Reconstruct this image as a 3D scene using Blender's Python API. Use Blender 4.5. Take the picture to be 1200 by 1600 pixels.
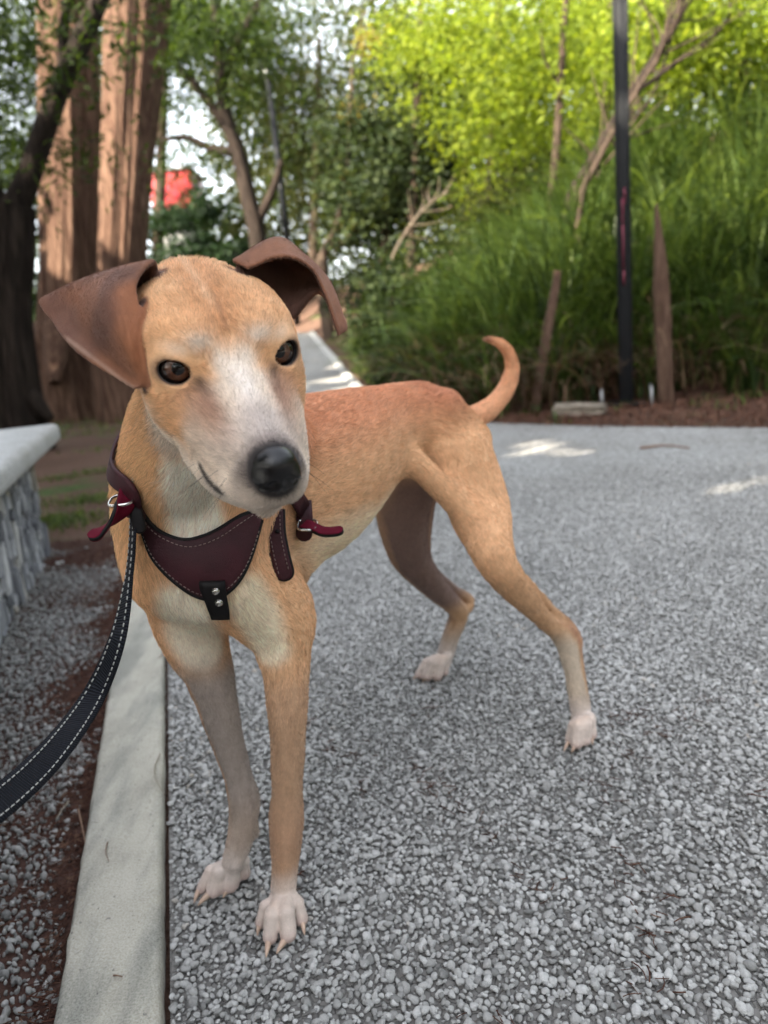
import bpy, bmesh, math, random
import numpy as np
from mathutils import Vector, Matrix

for o in list(bpy.data.objects):
    bpy.data.objects.remove(o)
SC = bpy.context.scene
COL = SC.collection
RNG = np.random.default_rng(7)
random.seed(7)

# ------------------------------------------------------------------ camera
CAM_H, PITCH, ROLL, FPX = 0.66, math.radians(13.6), math.radians(5.5), 1155.0
FWD = np.array([0, math.cos(PITCH), -math.sin(PITCH)])
_r0 = np.array([1.0, 0, 0]); _u0 = np.cross(_r0, FWD)
RGT = math.cos(ROLL)*_r0 - math.sin(ROLL)*_u0
UPV = math.sin(ROLL)*_r0 + math.cos(ROLL)*_u0
CAM = np.array([0, 0, CAM_H])
cd = bpy.data.cameras.new('camera'); cam = bpy.data.objects.new('camera', cd); COL.objects.link(cam)
cd.sensor_fit = 'VERTICAL'; cd.sensor_height = 36.0; cd.lens = FPX/1600*36.0
cd.clip_start = 0.02; cd.clip_end = 2000
m = Matrix([[RGT[i], UPV[i], -FWD[i], CAM[i]] for i in range(3)] + [[0, 0, 0, 1]])
cam.matrix_world = m
cd.dof.use_dof = True; cd.dof.focus_distance = 0.66; cd.dof.aperture_fstop = 5.0
SC.camera = cam

# ------------------------------------------------------------------ sky, sun, exposure
SUN_AZ, SUN_EL = math.radians(232.0), math.radians(36.0)      # azimuth measured from +Y towards +X
w = bpy.data.worlds.new('World'); SC.world = w; w.use_nodes = True
nt = w.node_tree; bg = nt.nodes['Background']
sky = nt.nodes.new('ShaderNodeTexSky'); sky.sky_type = 'NISHITA'; sky.sun_disc = False
sky.sun_elevation = SUN_EL; sky.sun_rotation = SUN_AZ; sky.air_density = 1.0; sky.dust_density = 2.5; sky.ozone_density = 1.0
hs = nt.nodes.new('ShaderNodeHueSaturation'); hs.inputs['Saturation'].default_value = .30          # hazy white sky
nt.links.new(sky.outputs[0], hs.inputs['Color']); nt.links.new(hs.outputs[0], bg.inputs[0]); bg.inputs[1].default_value = 0.15
SUN_DIR = np.array([math.sin(SUN_AZ)*math.cos(SUN_EL), math.cos(SUN_AZ)*math.cos(SUN_EL), math.sin(SUN_EL)])
sd = bpy.data.lights.new('sun', 'SUN'); sd.energy = 5.0; sd.angle = math.radians(0.53); sd.color = (1.0, 0.90, 0.74)
so = bpy.data.objects.new('sun', sd); COL.objects.link(so)
so.rotation_euler = Vector(SUN_DIR).to_track_quat('Z', 'Y').to_euler()
so.location = (0, 0, 30)
vs = SC.view_settings
vs.view_transform = 'Standard'; vs.look = 'None'; vs.gamma = 1.0; vs.use_curve_mapping = False
vs.exposure = 2.75
SC.cycles.use_denoising = True
SC.cycles.max_bounces = 6; SC.cycles.diffuse_bounces = 3; SC.cycles.glossy_bounces = 2; SC.cycles.transmission_bounces = 4; SC.cycles.transparent_max_bounces = 8
SC.cycles.use_adaptive_sampling = True; SC.cycles.adaptive_threshold = .02
SC.cycles.sample_clamp_indirect = 6.0

# ------------------------------------------------------------------ helpers
def ray(px, py):
    return FWD + RGT*(px-600)/FPX - UPV*(py-800)/FPX
def at(px, py, d):                       # a point of the photograph at a given distance along the view axis
    return CAM + ray(px, py)*d
def aty(px, py, y):                      # ... on the vertical plane Y = y
    v = ray(px, py); return CAM + v*(y/v[1])
def G(px, py, z=0.0):                    # ... on the level z
    v = ray(px, py); return CAM + v*((z-CAM_H)/v[2])
def proj(p):
    q = np.asarray(p)-CAM; d = q@FWD
    return np.stack([600+FPX*(q@RGT)/d, 800-FPX*(q@UPV)/d, d], -1)

def tag(o, label=None, cat=None, group=None, kind=None):
    for k, v in (('label', label), ('category', cat), ('group', group), ('kind', kind)):
        if v: o[k] = v
    return o
def empty(name, loc=(0, 0, 0), **kw):
    o = bpy.data.objects.new(name, None); COL.objects.link(o); o.location = loc; o.empty_display_size = .05
    return tag(o, **kw)
def link(name, me, mat=None, parent=None, **kw):
    o = bpy.data.objects.new(name, me); COL.objects.link(o)
    if mat and not me.materials: me.materials.append(mat)
    if parent:
        o.parent = parent
        o.matrix_parent_inverse = world_of(parent).inverted()
    return tag(o, **kw)
def world_of(p):
    m = p.matrix_parent_inverse @ Matrix.LocRotScale(p.location, p.rotation_euler, p.scale)
    return world_of(p.parent) @ m if p.parent else m
def mesh(verts, faces, name='mesh', smooth=True):
    me = bpy.data.meshes.new(name)
    v = np.asarray(verts, np.float32)
    if isinstance(faces, np.ndarray):
        nf, k = faces.shape
        me.vertices.add(len(v)); me.vertices.foreach_set('co', v.ravel())
        me.loops.add(nf*k); me.loops.foreach_set('vertex_index', faces.astype(np.int32).ravel())
        me.polygons.add(nf); me.polygons.foreach_set('loop_start', np.arange(0, nf*k, k, dtype=np.int32))
        me.update(calc_edges=True)
    else:
        me.from_pydata([tuple(x) for x in v.tolist()], [], faces)
    if smooth:
        me.polygons.foreach_set('use_smooth', np.ones(len(me.polygons), bool))
    me.update()
    return me
def norm(v):
    v = np.asarray(v, float); return v/np.linalg.norm(v, axis=-1, keepdims=True).clip(1e-9)

# ------------------------------------------------------------------ material helper
class Mat:
    def __init__(s, name, rough=.8, spec=.3):
        s.m = bpy.data.materials.new(name); s.m.use_nodes = True
        s.t = s.m.node_tree; s.b = s.t.nodes['Principled BSDF']
        s.b.inputs['Roughness'].default_value = rough
        s.b.inputs['Specular IOR Level'].default_value = spec
        s.out = s.t.nodes['Material Output']
    def n(s, typ, ins=None, **props):
        nd = s.t.nodes.new('ShaderNode'+typ)
        for k, v in props.items(): setattr(nd, k, v)
        for k, v in (ins or {}).items():
            i = nd.inputs[k]
            if hasattr(v, 'is_output') or isinstance(v, bpy.types.NodeSocket): s.t.links.new(v, i)
            else: i.default_value = v
        return nd
    def link(s, a, b): s.t.links.new(a, b)
    def coord(s, which='Object', scale=None):
        c = s.n('TexCoord').outputs[which]
        if scale is not None:
            c = s.n('Mapping', {'Vector': c, 'Scale': scale if hasattr(scale, '__len__') else (scale,)*3}).outputs[0]
        return c
    def pos(s, scale=None):
        c = s.n('NewGeometry').outputs['Position']
        if scale is not None:
            c = s.n('Mapping', {'Vector': c, 'Scale': scale if hasattr(scale, '__len__') else (scale,)*3}).outputs[0]
        return c
    def noise(s, vec, scale, detail=4, rough=.55):
        return s.n('TexNoise', {'Vector': vec, 'Scale': scale, 'Detail': detail, 'Roughness': rough}).outputs['Fac']
    def ramp(s, fac, stops):
        nd = s.n('ValToRGB', {'Fac': fac}); cr = nd.color_ramp
        while len(cr.elements) < len(stops): cr.elements.new(.5)
        for e, (p, c) in zip(cr.elements, stops):
            e.position = p; e.color = (*c, 1) if len(c) == 3 else c
        return nd.outputs[0]
    def mix(s, fac, a, b, typ='MIX'):
        nd = s.n('Mix', data_type='RGBA', blend_type=typ)
        for k, v in ((0, fac), (6, a), (7, b)):
            i = nd.inputs[k]
            if isinstance(v, bpy.types.NodeSocket): s.t.links.new(v, i)
            elif k and len(v) == 3: i.default_value = (*v, 1)
            else: i.default_value = v
        return nd.outputs[2]
    def color(s, c):
        if isinstance(c, bpy.types.NodeSocket): s.link(c, s.b.inputs['Base Color'])
        else: s.b.inputs['Base Color'].default_value = (*c, 1)
        return s
    def bump(s, h, strength=.5, dist=.01):
        b = s.n('Bump', {'Height': h, 'Strength': strength, 'Distance': dist})
        s.link(b.outputs[0], s.b.inputs['Normal']); return s
    def set(s, **kw):
        for k, v in kw.items(): s.b.inputs[k.replace('_', ' ')].default_value = v
        return s
def lin(r, g, b):                        # an sRGB colour of 0..255 as linear values
    f = lambda c: c/12.92 if c <= .04045 else ((c+.055)/1.055)**2.4
    return tuple(f(c/255) for c in (r, g, b))
FINE, NHAIR = .0016, 480000
# ================================================================== ground, path, kerbs
def ss(a, b, x): t = np.clip((np.asarray(x, float)-a)/(b-a), 0, 1); return t*t*(3-2*t)
def rise_only(y): return .105*np.log1p(np.exp((np.asarray(y, float)-9.8)/.7))*.7-.105*np.log1p(np.exp((np.asarray(y, float)-21)/1.2))*1.2
def on_ramp(px, py):                     # where the photo point lies on the rising path
    ys_ = np.linspace(5, 40, 1400); P = np.array([aty(px, py, q) for q in ys_]); k = np.argmax(P[:, 2] < rise_only(ys_)) if P[0, 2] > rise_only(5) else 0
    return P[k][:2]
_far = [on_ramp(*q) for q in ((560, 609), (552, 600), (537, 583), (522, 563), (507, 546), (495, 531), (486, 520))]
print('path edge', np.round(np.array(_far), 2).tolist())
_e = _far[-1]
PATH_R = np.array([(9.0, -2.0), (5.5, 1.4), (3.2, 2.75), (2.05, 3.72), (1.25, 4.45), (.676, 5.1), (.30, 6.2), (.02, 8.0)]+[tuple(q) for q in _far]+[(_e[0]-1.0, _e[1]+1.0), (_e[0]-4, _e[1]+2.2)])
TOE = np.array([(14, -4), (7, 2.2), (4.2, 4.2), (2.7, 5.0), (1.85, 5.42), (.85, 5.25), (.42, 6.2), (.14, 8.0)]+[(q[0]+.14, q[1]+.02) for q in _far]+[(_e[0]-.9, _e[1]+1.3), (_e[0]-4, _e[1]+2.6), (-30, _e[1]+5)])     # foot of the right-hand bank
def kerb_x(y): return -.267-.266*(np.asarray(y, float)-.614)      # path-side edge of the left kerb
PATH_L = np.array([(kerb_x(y), y) for y in (-3, 0, 2, 4, 6, 8, 9.5)] + [(_far[2][0]-2.3, _far[2][1]), (_far[4][0]-2.1, _far[4][1]-.2), (_e[0]-2.6, _e[1]-.6), (_e[0]-4.5, _e[1]-.2)])
def path_rx(y):
    o = np.argsort(PATH_R[:, 1]); return np.interp(y, PATH_R[o, 1], PATH_R[o, 0])
def path_lx(y): return np.interp(y, PATH_L[:, 1], PATH_L[:, 0])
def bank_d(x, y):
    x = np.asarray(x, float); y = np.asarray(y, float); best = np.full(np.broadcast(x, y).shape, 1e9); sg = np.zeros_like(best)
    for (ax_, ay_), (bx_, by_) in zip(TOE, TOE[1:]):
        ux, uy = bx_-ax_, by_-ay_; L2 = ux*ux+uy*uy; t = np.clip(((x-ax_)*ux+(y-ay_)*uy)/L2, 0, 1)
        d = np.hypot(x-ax_-t*ux, y-ay_-t*uy); c_ = ux*(y-ay_)-uy*(x-ax_); m_ = d < best
        best = np.where(m_, d, best); sg = np.where(m_, np.where(c_ < 0, 1.0, -1.0), sg)
    return best*sg
def ground_z(x, y):
    x = np.asarray(x, float); y = np.asarray(y, float)
    rise = rise_only(y)
    dl = np.maximum(path_lx(y)-.45-x, 0); dr = np.maximum(bank_d(x, y), 0)
    left = .34*ss(.6, 5.5, dl)*ss(2.0, 7.5, y)+.045*np.maximum(dl-4, 0)
    right = (1.45*ss(.0, 3.4, dr)+.22*np.maximum(dr-2.5, 0)*ss(9, 6, dr)+.7*ss(2.5, 6, dr))*ss(-1, 3, y)*ss(30, 14, y)+.02*ss(0, .3, dr)
    bump = .03*np.sin(x*2.1+y*.7)*np.sin(y*1.6-x*.5)*ss(.2, 1.2, np.maximum(dl, dr))
    return rise+left+right+bump
def grid_sheet(xs, ys, dz=0.0, name='ground'):
    X, Y = np.meshgrid(xs, ys); Z = ground_z(X, Y)+dz
    n, m_ = len(xs), len(ys); i = np.arange(n*m_).reshape(m_, n)
    F = np.stack([i[:-1, :-1], i[:-1, 1:], i[1:, 1:], i[1:, :-1]], -1).reshape(-1, 4)
    return mesh(np.stack([X, Y, Z], -1).reshape(-1, 3), F, name)
xs = np.unique(np.concatenate([np.linspace(-400, -22, 12), np.linspace(-22, 22, 150), np.linspace(22, 400, 12)]))
ys = np.unique(np.concatenate([np.linspace(-300, -6, 10), np.linspace(-6, 40, 150), np.linspace(40, 600, 14)]))
M = Mat('forest_floor', .95, .1); p_ = M.pos()
c1 = M.ramp(M.noise(p_, 1.3, 6), [(.3, (.060, .034, .024)), (.55, (.105, .062, .045)), (.75, (.150, .098, .072))])
c2 = M.ramp(M.noise(p_, 55, 5, .7), [(.35, (.030, .018, .013)), (.6, (.12, .075, .055)), (.8, (.22, .16, .12))])
c = M.mix(.5, c1, c2); gr = M.ramp(M.noise(p_, .9, 5, .65), [(.56, (0, 0, 0)), (.68, (1, 1, 1))])
M.color(M.mix(gr, c, M.ramp(M.noise(p_, 30, 4), [(.3, (.020, .045, .012)), (.7, (.065, .11, .03))])))
M.bump(M.noise(p_, 40, 6, .7), .8, .03)
ground = link('ground', grid_sheet(xs, ys, -.016), M.m, kind='structure')

def strip(L, R, dz, name, n=70):
    t = np.linspace(0, 1, n); A = np.array([[np.interp(q, np.linspace(0, 1, len(P)), P[:, k]) for k in (0, 1)] for P in (L, R) for q in t]).reshape(2, n, 2)
    V, F = [], []; m_ = 14
    for i in range(n):
        for j in range(m_+1):
            x, y = A[0, i]*(1-j/m_)+A[1, i]*(j/m_); V.append((x, y, float(ground_z(x, y))+dz))
    for i in range(n-1):
        for j in range(m_): a = i*(m_+1)+j; F.append((a, a+1, a+m_+2, a+m_+1))
    return mesh(V, F, name)
ys2 = np.concatenate([np.linspace(-3, 6, 50), np.linspace(6.3, 34, 60)])
def stripy(fl, fr, ys, dz, name, m_=10):
    V, F = [], []
    for y in ys:
        a, b = float(fl(y)), float(fr(y))
        for j in range(m_+1):
            x = a+(b-a)*j/m_; V.append((x, y, max(float(rise_only(y)), -1)+dz))
    for i in range(len(ys)-1):
        for j in range(m_): a = i*(m_+1)+j; F.append((a, a+1, a+m_+2, a+m_+1))
    return mesh(V, F, name)
# the path: exposed aggregate set in cement, worn smoother with distance
M = Mat('exposed_aggregate', .85, .25); p_ = M.pos()
vo = M.n('TexVoronoi', {'Vector': p_, 'Scale': 105.0, 'Randomness': 1.0}); ve = M.n('TexVoronoi', {'Vector': p_, 'Scale': 105.0}, feature='DISTANCE_TO_EDGE').outputs['Distance']
vb = M.n('SeparateColor', {'Color': vo.outputs['Color']}).outputs[0]
peb = M.ramp(vb, [(0, (.20, .20, .19)), (.5, (.35, .352, .34)), (1, (.52, .52, .51))])
edge = M.ramp(ve, [(0, (0, 0, 0)), (.12, (1, 1, 1))])
c = M.mix(edge, (.10, .095, .09), peb)
st = M.ramp(M.noise(p_, 1.6, 5, .6), [(.3, (.72, .70, .68)), (.7, (1.05, 1.05, 1.05))])
c = M.mix(1.0, c, st, 'MULTIPLY')
# where the stones are modelled singly the sheet is only the cement they sit in
yy = M.n('SeparateXYZ', {'Vector': p_}).outputs[1]
M.color(M.mix(M.n('MapRange', {'Value': yy, 1: 2.3, 2: 3.2}).outputs[0], (.190, .183, .172), c)); M.bump(edge, .7, .004)
def path_mesh():
    def res(P, n):
        d_ = np.r_[0, np.cumsum(np.linalg.norm(np.diff(P, axis=0), axis=1))]; q = np.linspace(0, d_[-1], n); return np.stack([np.interp(q, d_, P[:, k]) for k in (0, 1)], -1)
    far_l = np.array([(kerb_x(y), y) for y in (5.0, 6, 7, 8, 9.5)]+[tuple(p) for p in PATH_L[7:]]); far_r = PATH_R[5:]
    yn = np.linspace(-3, 5.0, 60); V, F = [], []; m_ = 24
    rows = [(np.array([kerb_x(y), y]), np.array([path_rx(y), y])) for y in yn]+list(zip(res(far_l, 60)[1:], res(far_r, 60)[1:]))
    for a, b in rows:
        for j_ in range(m_+1):
            x, y = a+(b-a)*j_/m_; V.append((x, y, float(rise_only(y))-.0055*float(ss(3.3, 2.5, y))))
    for i_ in range(len(rows)-1):
        for j_ in range(m_): q = i_*(m_+1)+j_; F.append((q, q+1, q+m_+2, q+m_+1))
    return mesh(V, F, 'path')
path = link('path', path_mesh(), M.m, kind='structure')
# pale cement kerb on the left of the path, gap line beside it
M = Mat('kerb_cement', .85, .25); p_ = M.pos()
c = M.ramp(M.noise(p_, 9, 7, .65), [(.25, (.25, .228, .180)), (.5, (.40, .37, .305)), (.8, (.53, .495, .42))])
c = M.mix(M.ramp(M.noise(M.pos((14, 3, 1)), 1, 5, .6), [(.44, (0, 0, 0)), (.60, (.85, .85, .85))]), c, (.135, .137, .118))
c = M.mix(M.ramp(M.noise(p_, 140, 3, .6), [(.66, (0, 0, 0)), (.72, (1, 1, 1))]), c, (.05, .045, .04))
c = M.mix(.35, c, M.ramp(M.noise(p_, 420, 3, .7), [(.3, (.10, .10, .085)), (.5, (.40, .39, .34)), (.7, (.62, .61, .56))]))
M.color(c); M.bump(M.noise(p_, 240, 5, .75), .5, .0018)
KW = .110
def kerb_mesh(y0, y1, n, fx, wdt, top, bot=-.05, bev=.008, nx=1.0, jag=.0011):
    V, F = [], []; r = np.random.default_rng(3)
    prof = lambda w: [(0, bot), (0, top-bev), (bev*.4, top-bev*.3), (bev, top), (w*.35, top+.0012), (w*.7, top+.0006), (w-bev, top), (w-bev*.4, top-bev*.3), (w, top-bev), (w, bot)]
    for i in range(n+1):
        y = y0+(y1-y0)*i/n; x = float(fx(y)); g0 = float(rise_only(y)); pr = prof(wdt)
        for k, (a, z) in enumerate(pr):
            j = r.normal(0, jag) if k in (1, 2, 7, 8) else r.normal(0, jag*.2)
            V.append((x-wdt+a+j, y, g0+z+r.normal(0, jag*.05)))
    m_ = 10
    for i in range(n):
        for k in range(m_-1): a = i*m_+k; F.append((a, a+m_, a+m_+1, a+1))
    F += [tuple(range(m_-1, -1, -1)), tuple(range(n*m_, n*m_+m_))]
    return mesh(V, F, 'kerb')
kerb = link('kerb', kerb_mesh(-.6, 9.5, 420, lambda y: kerb_x(y)-.007, KW, .016), M.m, kind='structure')
M2 = Mat('far_kerb_cement', .85, .2); M2.color(M2.ramp(M2.noise(M2.pos(), 6, 5), [(.3, (.26, .26, .25)), (.7, (.40, .40, .38))]))
link('kerb', kerb_mesh(6.5, float(_e[1]), 90, lambda y: path_rx(y)+.07, .12, .03), M2.m, kind='structure')
# gravel bed on the left of the kerb
M = Mat('gravel_bed', .95, .1); p_ = M.pos()
M.color(M.ramp(M.noise(p_, 120, 4, .7), [(.3, (.034, .019, .015)), (.6, (.080, .045, .036)), (.8, (.15, .10, .08))])); M.bump(M.noise(p_, 160, 4), .7, .005)
ys3 = np.linspace(-.6, 2.78, 30)
gravel_bed = link('gravel_bed', stripy(lambda y: kerb_x(y)-KW-1.15, lambda y: kerb_x(y)-KW-.004, ys3, -.004, 'gravel_bed', 10), M.m, kind='structure')
# ================================================================== plants
def vnoise(P, f, seed=0):
    r = np.random.default_rng(seed); o = 0
    for k in range(6):
        dvec = norm(r.normal(size=3)); o = o+np.sin((P@dvec)*f*(.6+.25*k)+r.uniform(0, 6.28)+1.7*np.sin((P@norm(r.normal(size=3)))*f*.7+k))
    return o/6
def leaf_mat(name, a, b, trans=.5, rough=.6):
    M = Mat(name, rough, .25); t = M.n('Attribute', attribute_name='tint').outputs['Fac']
    c = M.ramp(t, [(0, tuple(np.array(a)*.5)), (.5, a), (1, b)]); M.color(c); M.set(Specular_IOR_Level=.16)
    tr = M.n('BsdfTranslucent', {'Color': M.mix(1.0, c, (1.5, 1.45, .65), 'MULTIPLY')})
    mx = M.n('MixShader', {0: trans, 1: M.b.outputs[0], 2: tr.outputs[0]}); M.link(mx.outputs[0], M.out.inputs[0]); return M.m
def leaf_mesh(P, L, W, axis, tint, name='crown', fold=.25):
    n = len(P); axis = norm(axis); sd_ = norm(np.cross(axis, RNG.normal(size=(n, 3)))); up_ = np.cross(sd_, axis)
    L = np.broadcast_to(L, n)[:, None]; W = np.broadcast_to(W, n)[:, None]
    V = np.stack([P, P+axis*L*.5+sd_*W*.5+up_*W*fold, P+axis*L, P+axis*L*.5-sd_*W*.5+up_*W*fold], 1)
    F = np.arange(n*4).reshape(n, 4)
    me = mesh(V.reshape(-1, 3), F, name, smooth=False)
    a = me.attributes.new('tint', 'FLOAT', 'POINT'); a.data.foreach_set('value', np.repeat(tint, 4).astype(np.float32)); return me
def tube(pts, radii, seg=12, flute=0.0, seed=0, n=8, name='trunk', noise=0.0, cap=True):
    A = catmull(np.c_[np.asarray(pts, float), np.asarray(radii, float)], n); P, R = A[:, :3], A[:, 3]
    T = norm(np.gradient(P, axis=0)); ref = np.array([1., .13, .2]); V = []
    an = np.linspace(0, 2*math.pi, seg, endpoint=False); r = np.random.default_rng(seed); ph = r.uniform(0, 6.28, 8)
    for i in range(len(P)):
        s_ = norm(np.cross(T[i], ref)); u_ = np.cross(s_, T[i]); rr = R[i]
        f = 1+flute*(np.sin(an*5+ph[0]+.5*np.sin(i*.13))+.7*np.sin(an*9+ph[1]+.3*i/6)+.5*np.sin(an*14+ph[2]-.1*i))/2
        if seg >= 60: f = f+flute*.42*(np.sin(an*23+ph[5]+1.3*np.sin(i*.11+ph[6]))+.6*np.sin(an*37+ph[7]-.9*np.sin(i*.17)))/1.6
        if noise: f = f+noise*np.sin(an*3+i*.9+ph[3])*np.sin(i*.7+ph[4])
        V.append(P[i]+(np.cos(an)[:, None]*s_+np.sin(an)[:, None]*u_)*(rr*f)[:, None])
    V = np.concatenate(V); m_ = seg; k = len(P); i = np.arange((k-1)*m_).reshape(k-1, m_)
    F = np.stack([i, np.roll(i, -1, 1), np.roll(i, -1, 1)+m_, i+m_], -1).reshape(-1, 4)
    return V, F
def catmull(P, n):
    P = np.asarray(P, float); P = np.concatenate([2*P[:1]-P[1:2], P, 2*P[-1:]-P[-2:-1]])
    out = []
    for i in range(1, len(P)-2):
        t = np.linspace(0, 1, n, endpoint=(i == len(P)-3)).reshape((-1,)+(1,)*(P.ndim-1))
        a, b, c, d = P[i-1], P[i], P[i+1], P[i+2]
        out.append(.5*(2*b+(c-a)*t+(2*a-5*b+4*c-d)*t**2+(3*b-a-3*c+d)*t**3))
    return np.concatenate(out)
def tubes(specs, name='trunk'):
    VV, FF, o = [], [], 0
    for sp in specs:
        V, F = tube(**sp); VV.append(V); FF.append(F+o); o += len(V)
    return mesh(np.concatenate(VV), np.concatenate(FF), name)
def bark(name, a, b, sc=(14, 14, 1.6), dark=.35):
    M = Mat(name, .92, .15); p_ = M.pos(sc); n1 = M.noise(p_, 1.6, 7, .7)
    c = M.ramp(n1, [(.28, tuple(np.array(a)*dark)), (.45, a), (.68, b)])
    M.color(M.mix(M.ramp(M.noise(M.pos(), 1.2, 4), [(.4, (0, 0, 0)), (.7, (.5, .5, .5))]), c, tuple(np.array(a)*.55))); M.bump(n1, 1.0, .05); return M.m
BK_CYP = bark('cypress_bark', (0.0868, 0.0465, 0.031), (0.2046, 0.1271, 0.0868), (20, 20, 1.1), .18); BK_DARK = bark('dark_bark', (0.02, 0.014, 0.0105), (0.05, 0.036, 0.027)); BK_PALE = bark('pale_bark', (0.11, 0.08, 0.055), (0.19, 0.14, 0.095)); BK_MID = bark('brown_bark', (0.05, 0.035, 0.025), (0.1, 0.07, 0.05))
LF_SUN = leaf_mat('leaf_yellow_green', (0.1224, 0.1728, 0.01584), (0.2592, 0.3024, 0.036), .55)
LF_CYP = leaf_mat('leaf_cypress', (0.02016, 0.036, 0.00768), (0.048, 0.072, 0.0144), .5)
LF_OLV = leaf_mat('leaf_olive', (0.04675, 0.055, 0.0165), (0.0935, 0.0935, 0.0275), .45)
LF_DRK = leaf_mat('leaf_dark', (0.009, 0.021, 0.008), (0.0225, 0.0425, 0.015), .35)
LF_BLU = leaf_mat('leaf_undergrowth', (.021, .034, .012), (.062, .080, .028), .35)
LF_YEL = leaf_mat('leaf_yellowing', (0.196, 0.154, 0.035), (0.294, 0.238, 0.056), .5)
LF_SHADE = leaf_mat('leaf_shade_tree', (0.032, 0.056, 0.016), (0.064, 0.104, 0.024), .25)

def clumps(c, r, ncl, per, spread, shell=.35, droop=0.0):
    """points in clumps inside an ellipsoid: centres biased to the shell, leaves spread round each centre"""
    d = norm(RNG.normal(size=(ncl, 3))); rad = RNG.uniform(shell, 1, (ncl, 1))**.6
    C_ = np.asarray(c)+d*rad*np.asarray(r)
    tn = RNG.uniform(.15, .85, ncl)
    P = np.repeat(C_, per, 0)+RNG.normal(size=(ncl*per, 3))*np.asarray(spread)
    if droop: P[:, 2] -= np.abs(RNG.exponential(droop, len(P)))
    return P, np.clip(np.repeat(tn, per)+RNG.normal(0, .18, ncl*per), 0, 1), C_
def crown_mesh(blobs, L, W, down=.3, name='crown'):
    PP, TT = [], []
    for b in blobs:
        P, t, _ = clumps(*b); PP.append(P); TT.append(t)
    P = np.concatenate(PP); t = np.concatenate(TT); ax = RNG.normal(size=(len(P), 3)); ax[:, 2] = ax[:, 2]*.6-down*1.5
    return leaf_mesh(P, L*RNG.uniform(.7, 1.3, len(P)), W*RNG.uniform(.7, 1.3, len(P)), ax, t, name)
def tree(label, base, trunk_specs, blobs, L, W, bk, lf, down=.3, name='tree', group=None):
    t = empty(name, tuple(base), label=label, cat='tree', group=group)
    link('trunk', tubes(trunk_specs), bk, t)
    if blobs: link('crown', crown_mesh(blobs, L, W, down), lf, t)
    return t
def on(px, py, y): p = aty(px, py, y); return p
def gp(x, y, dz=0): return np.array([x, y, float(ground_z(x, y))+dz])
def T(pts, radii, **kw): d = dict(pts=pts, radii=radii); d.update(kw); return d
def footed(pxs, y, radii, sink=.25):
    """trunk through photo points on the plane Y=y, its foot carried down into the ground"""
    P = [aty(a, b, y) for a, b in pxs]; f = P[0].copy(); f[2] = float(ground_z(f[0], f[1]))-sink
    return [f]+P, [radii[0]*1.25]+list(radii)

# left: dark forked tree at the frame edge
y = 6.0
P, R = footed([(22, 640), (12, 500), (18, 400), (22, 320)], y, [.20, .16, .155, .14])
r1 = [aty(a, b, y) for a, b in ((22, 330), (48, 270), (88, 150), (118, 85), (165, -20), (230, -160))]
r2 = [aty(a, b, y) for a, b in ((100, 110), (98, 60), (108, -20), (120, -120))]
r3 = [aty(a, b, y) for a, b in ((16, 400), (-20, 300), (-60, 150), (-90, -50))]
ft = [P[1]+np.array([0, 0, .25]), P[1]+np.array([.16, -.02, .05]), P[1]+np.array([.30, -.05, -.10])]
ft2 = [P[1]+np.array([0, 0, .3]), P[1]+np.array([-.16, -.08, .05]), P[1]+np.array([-.32, -.15, -.10])]
t = tree('dark gnarled tree forking low at the left edge of the picture', P[0], [T(P, R, seg=64, flute=.14, seed=3, n=14), T(r1, [.11, .085, .078, .075, .06, .05], seg=12, flute=.08), T(r2, [.045, .035, .03, .02], seg=8), T(r3, [.14, .12, .1, .08], seg=12, flute=.1), T(ft, [.10, .09, .03], seg=10), T(ft2, [.10, .09, .03], seg=10)],
         [(aty(40, 130, 5.8), (1.1, .8, .8), 40, 30, (.16, .16, .07), .2, .05), (aty(20, 330, 6.5), (.4, .5, .5), 8, 22, (.14, .14, .08), .2, .05), (aty(110, -10, 5.6), (1.3, .7, .4), 44, 30, (.18, .16, .07), .2, .08)], .085, .022, BK_DARK, LF_CYP, .5, 'forked_tree')
# the two big cypress trunks
y = 9.0
P, R = footed([(112, 560), (113, 420), (112, 250), (108, 100), (104, -60), (100, -300), (98, -900)], y, [.36, .33, .315, .30, .29, .27, .2])
ft = [[P[1]+np.array([0, -.1, .5]), P[1]+np.array([dx, dy, .1]), P[1]+np.array([dx*1.7, dy*1.7, -.25])] for dx, dy in ((-.33, -.1), (.3, -.15), (0, -.36))]
tree('massive cypress trunk with pale stringy bark behind the forked tree', P[0], [T(P, R, seg=110, flute=.085, seed=5, n=16)]+[T(f, [.2, .16, .06], seg=12, flute=.1) for f in ft],
     [(aty(100, -500, 8.8), (3.2, 2.6, 2.4), 90, 34, (.28, .28, .12), .2, .1)], .14, .035, BK_CYP, LF_CYP, .5, 'cypress_tree')
y = 8.2
P, R = footed([(180, 560), (188, 430), (196, 280), (206, 130), (217, -40), (232, -260), (260, -800)], y, [.25, .235, .24, .27, .30, .27, .2])
tree('cypress trunk leaning right, next to the pale one', P[0], [T(P, R, seg=100, flute=.085, seed=8, n=16)],
     [(aty(240, -480, 8.2), (3.0, 2.4, 2.0), 80, 34, (.28, .28, .12), .2, .1)], .14, .035, BK_CYP, LF_CYP, .5, 'cypress_tree')
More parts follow.
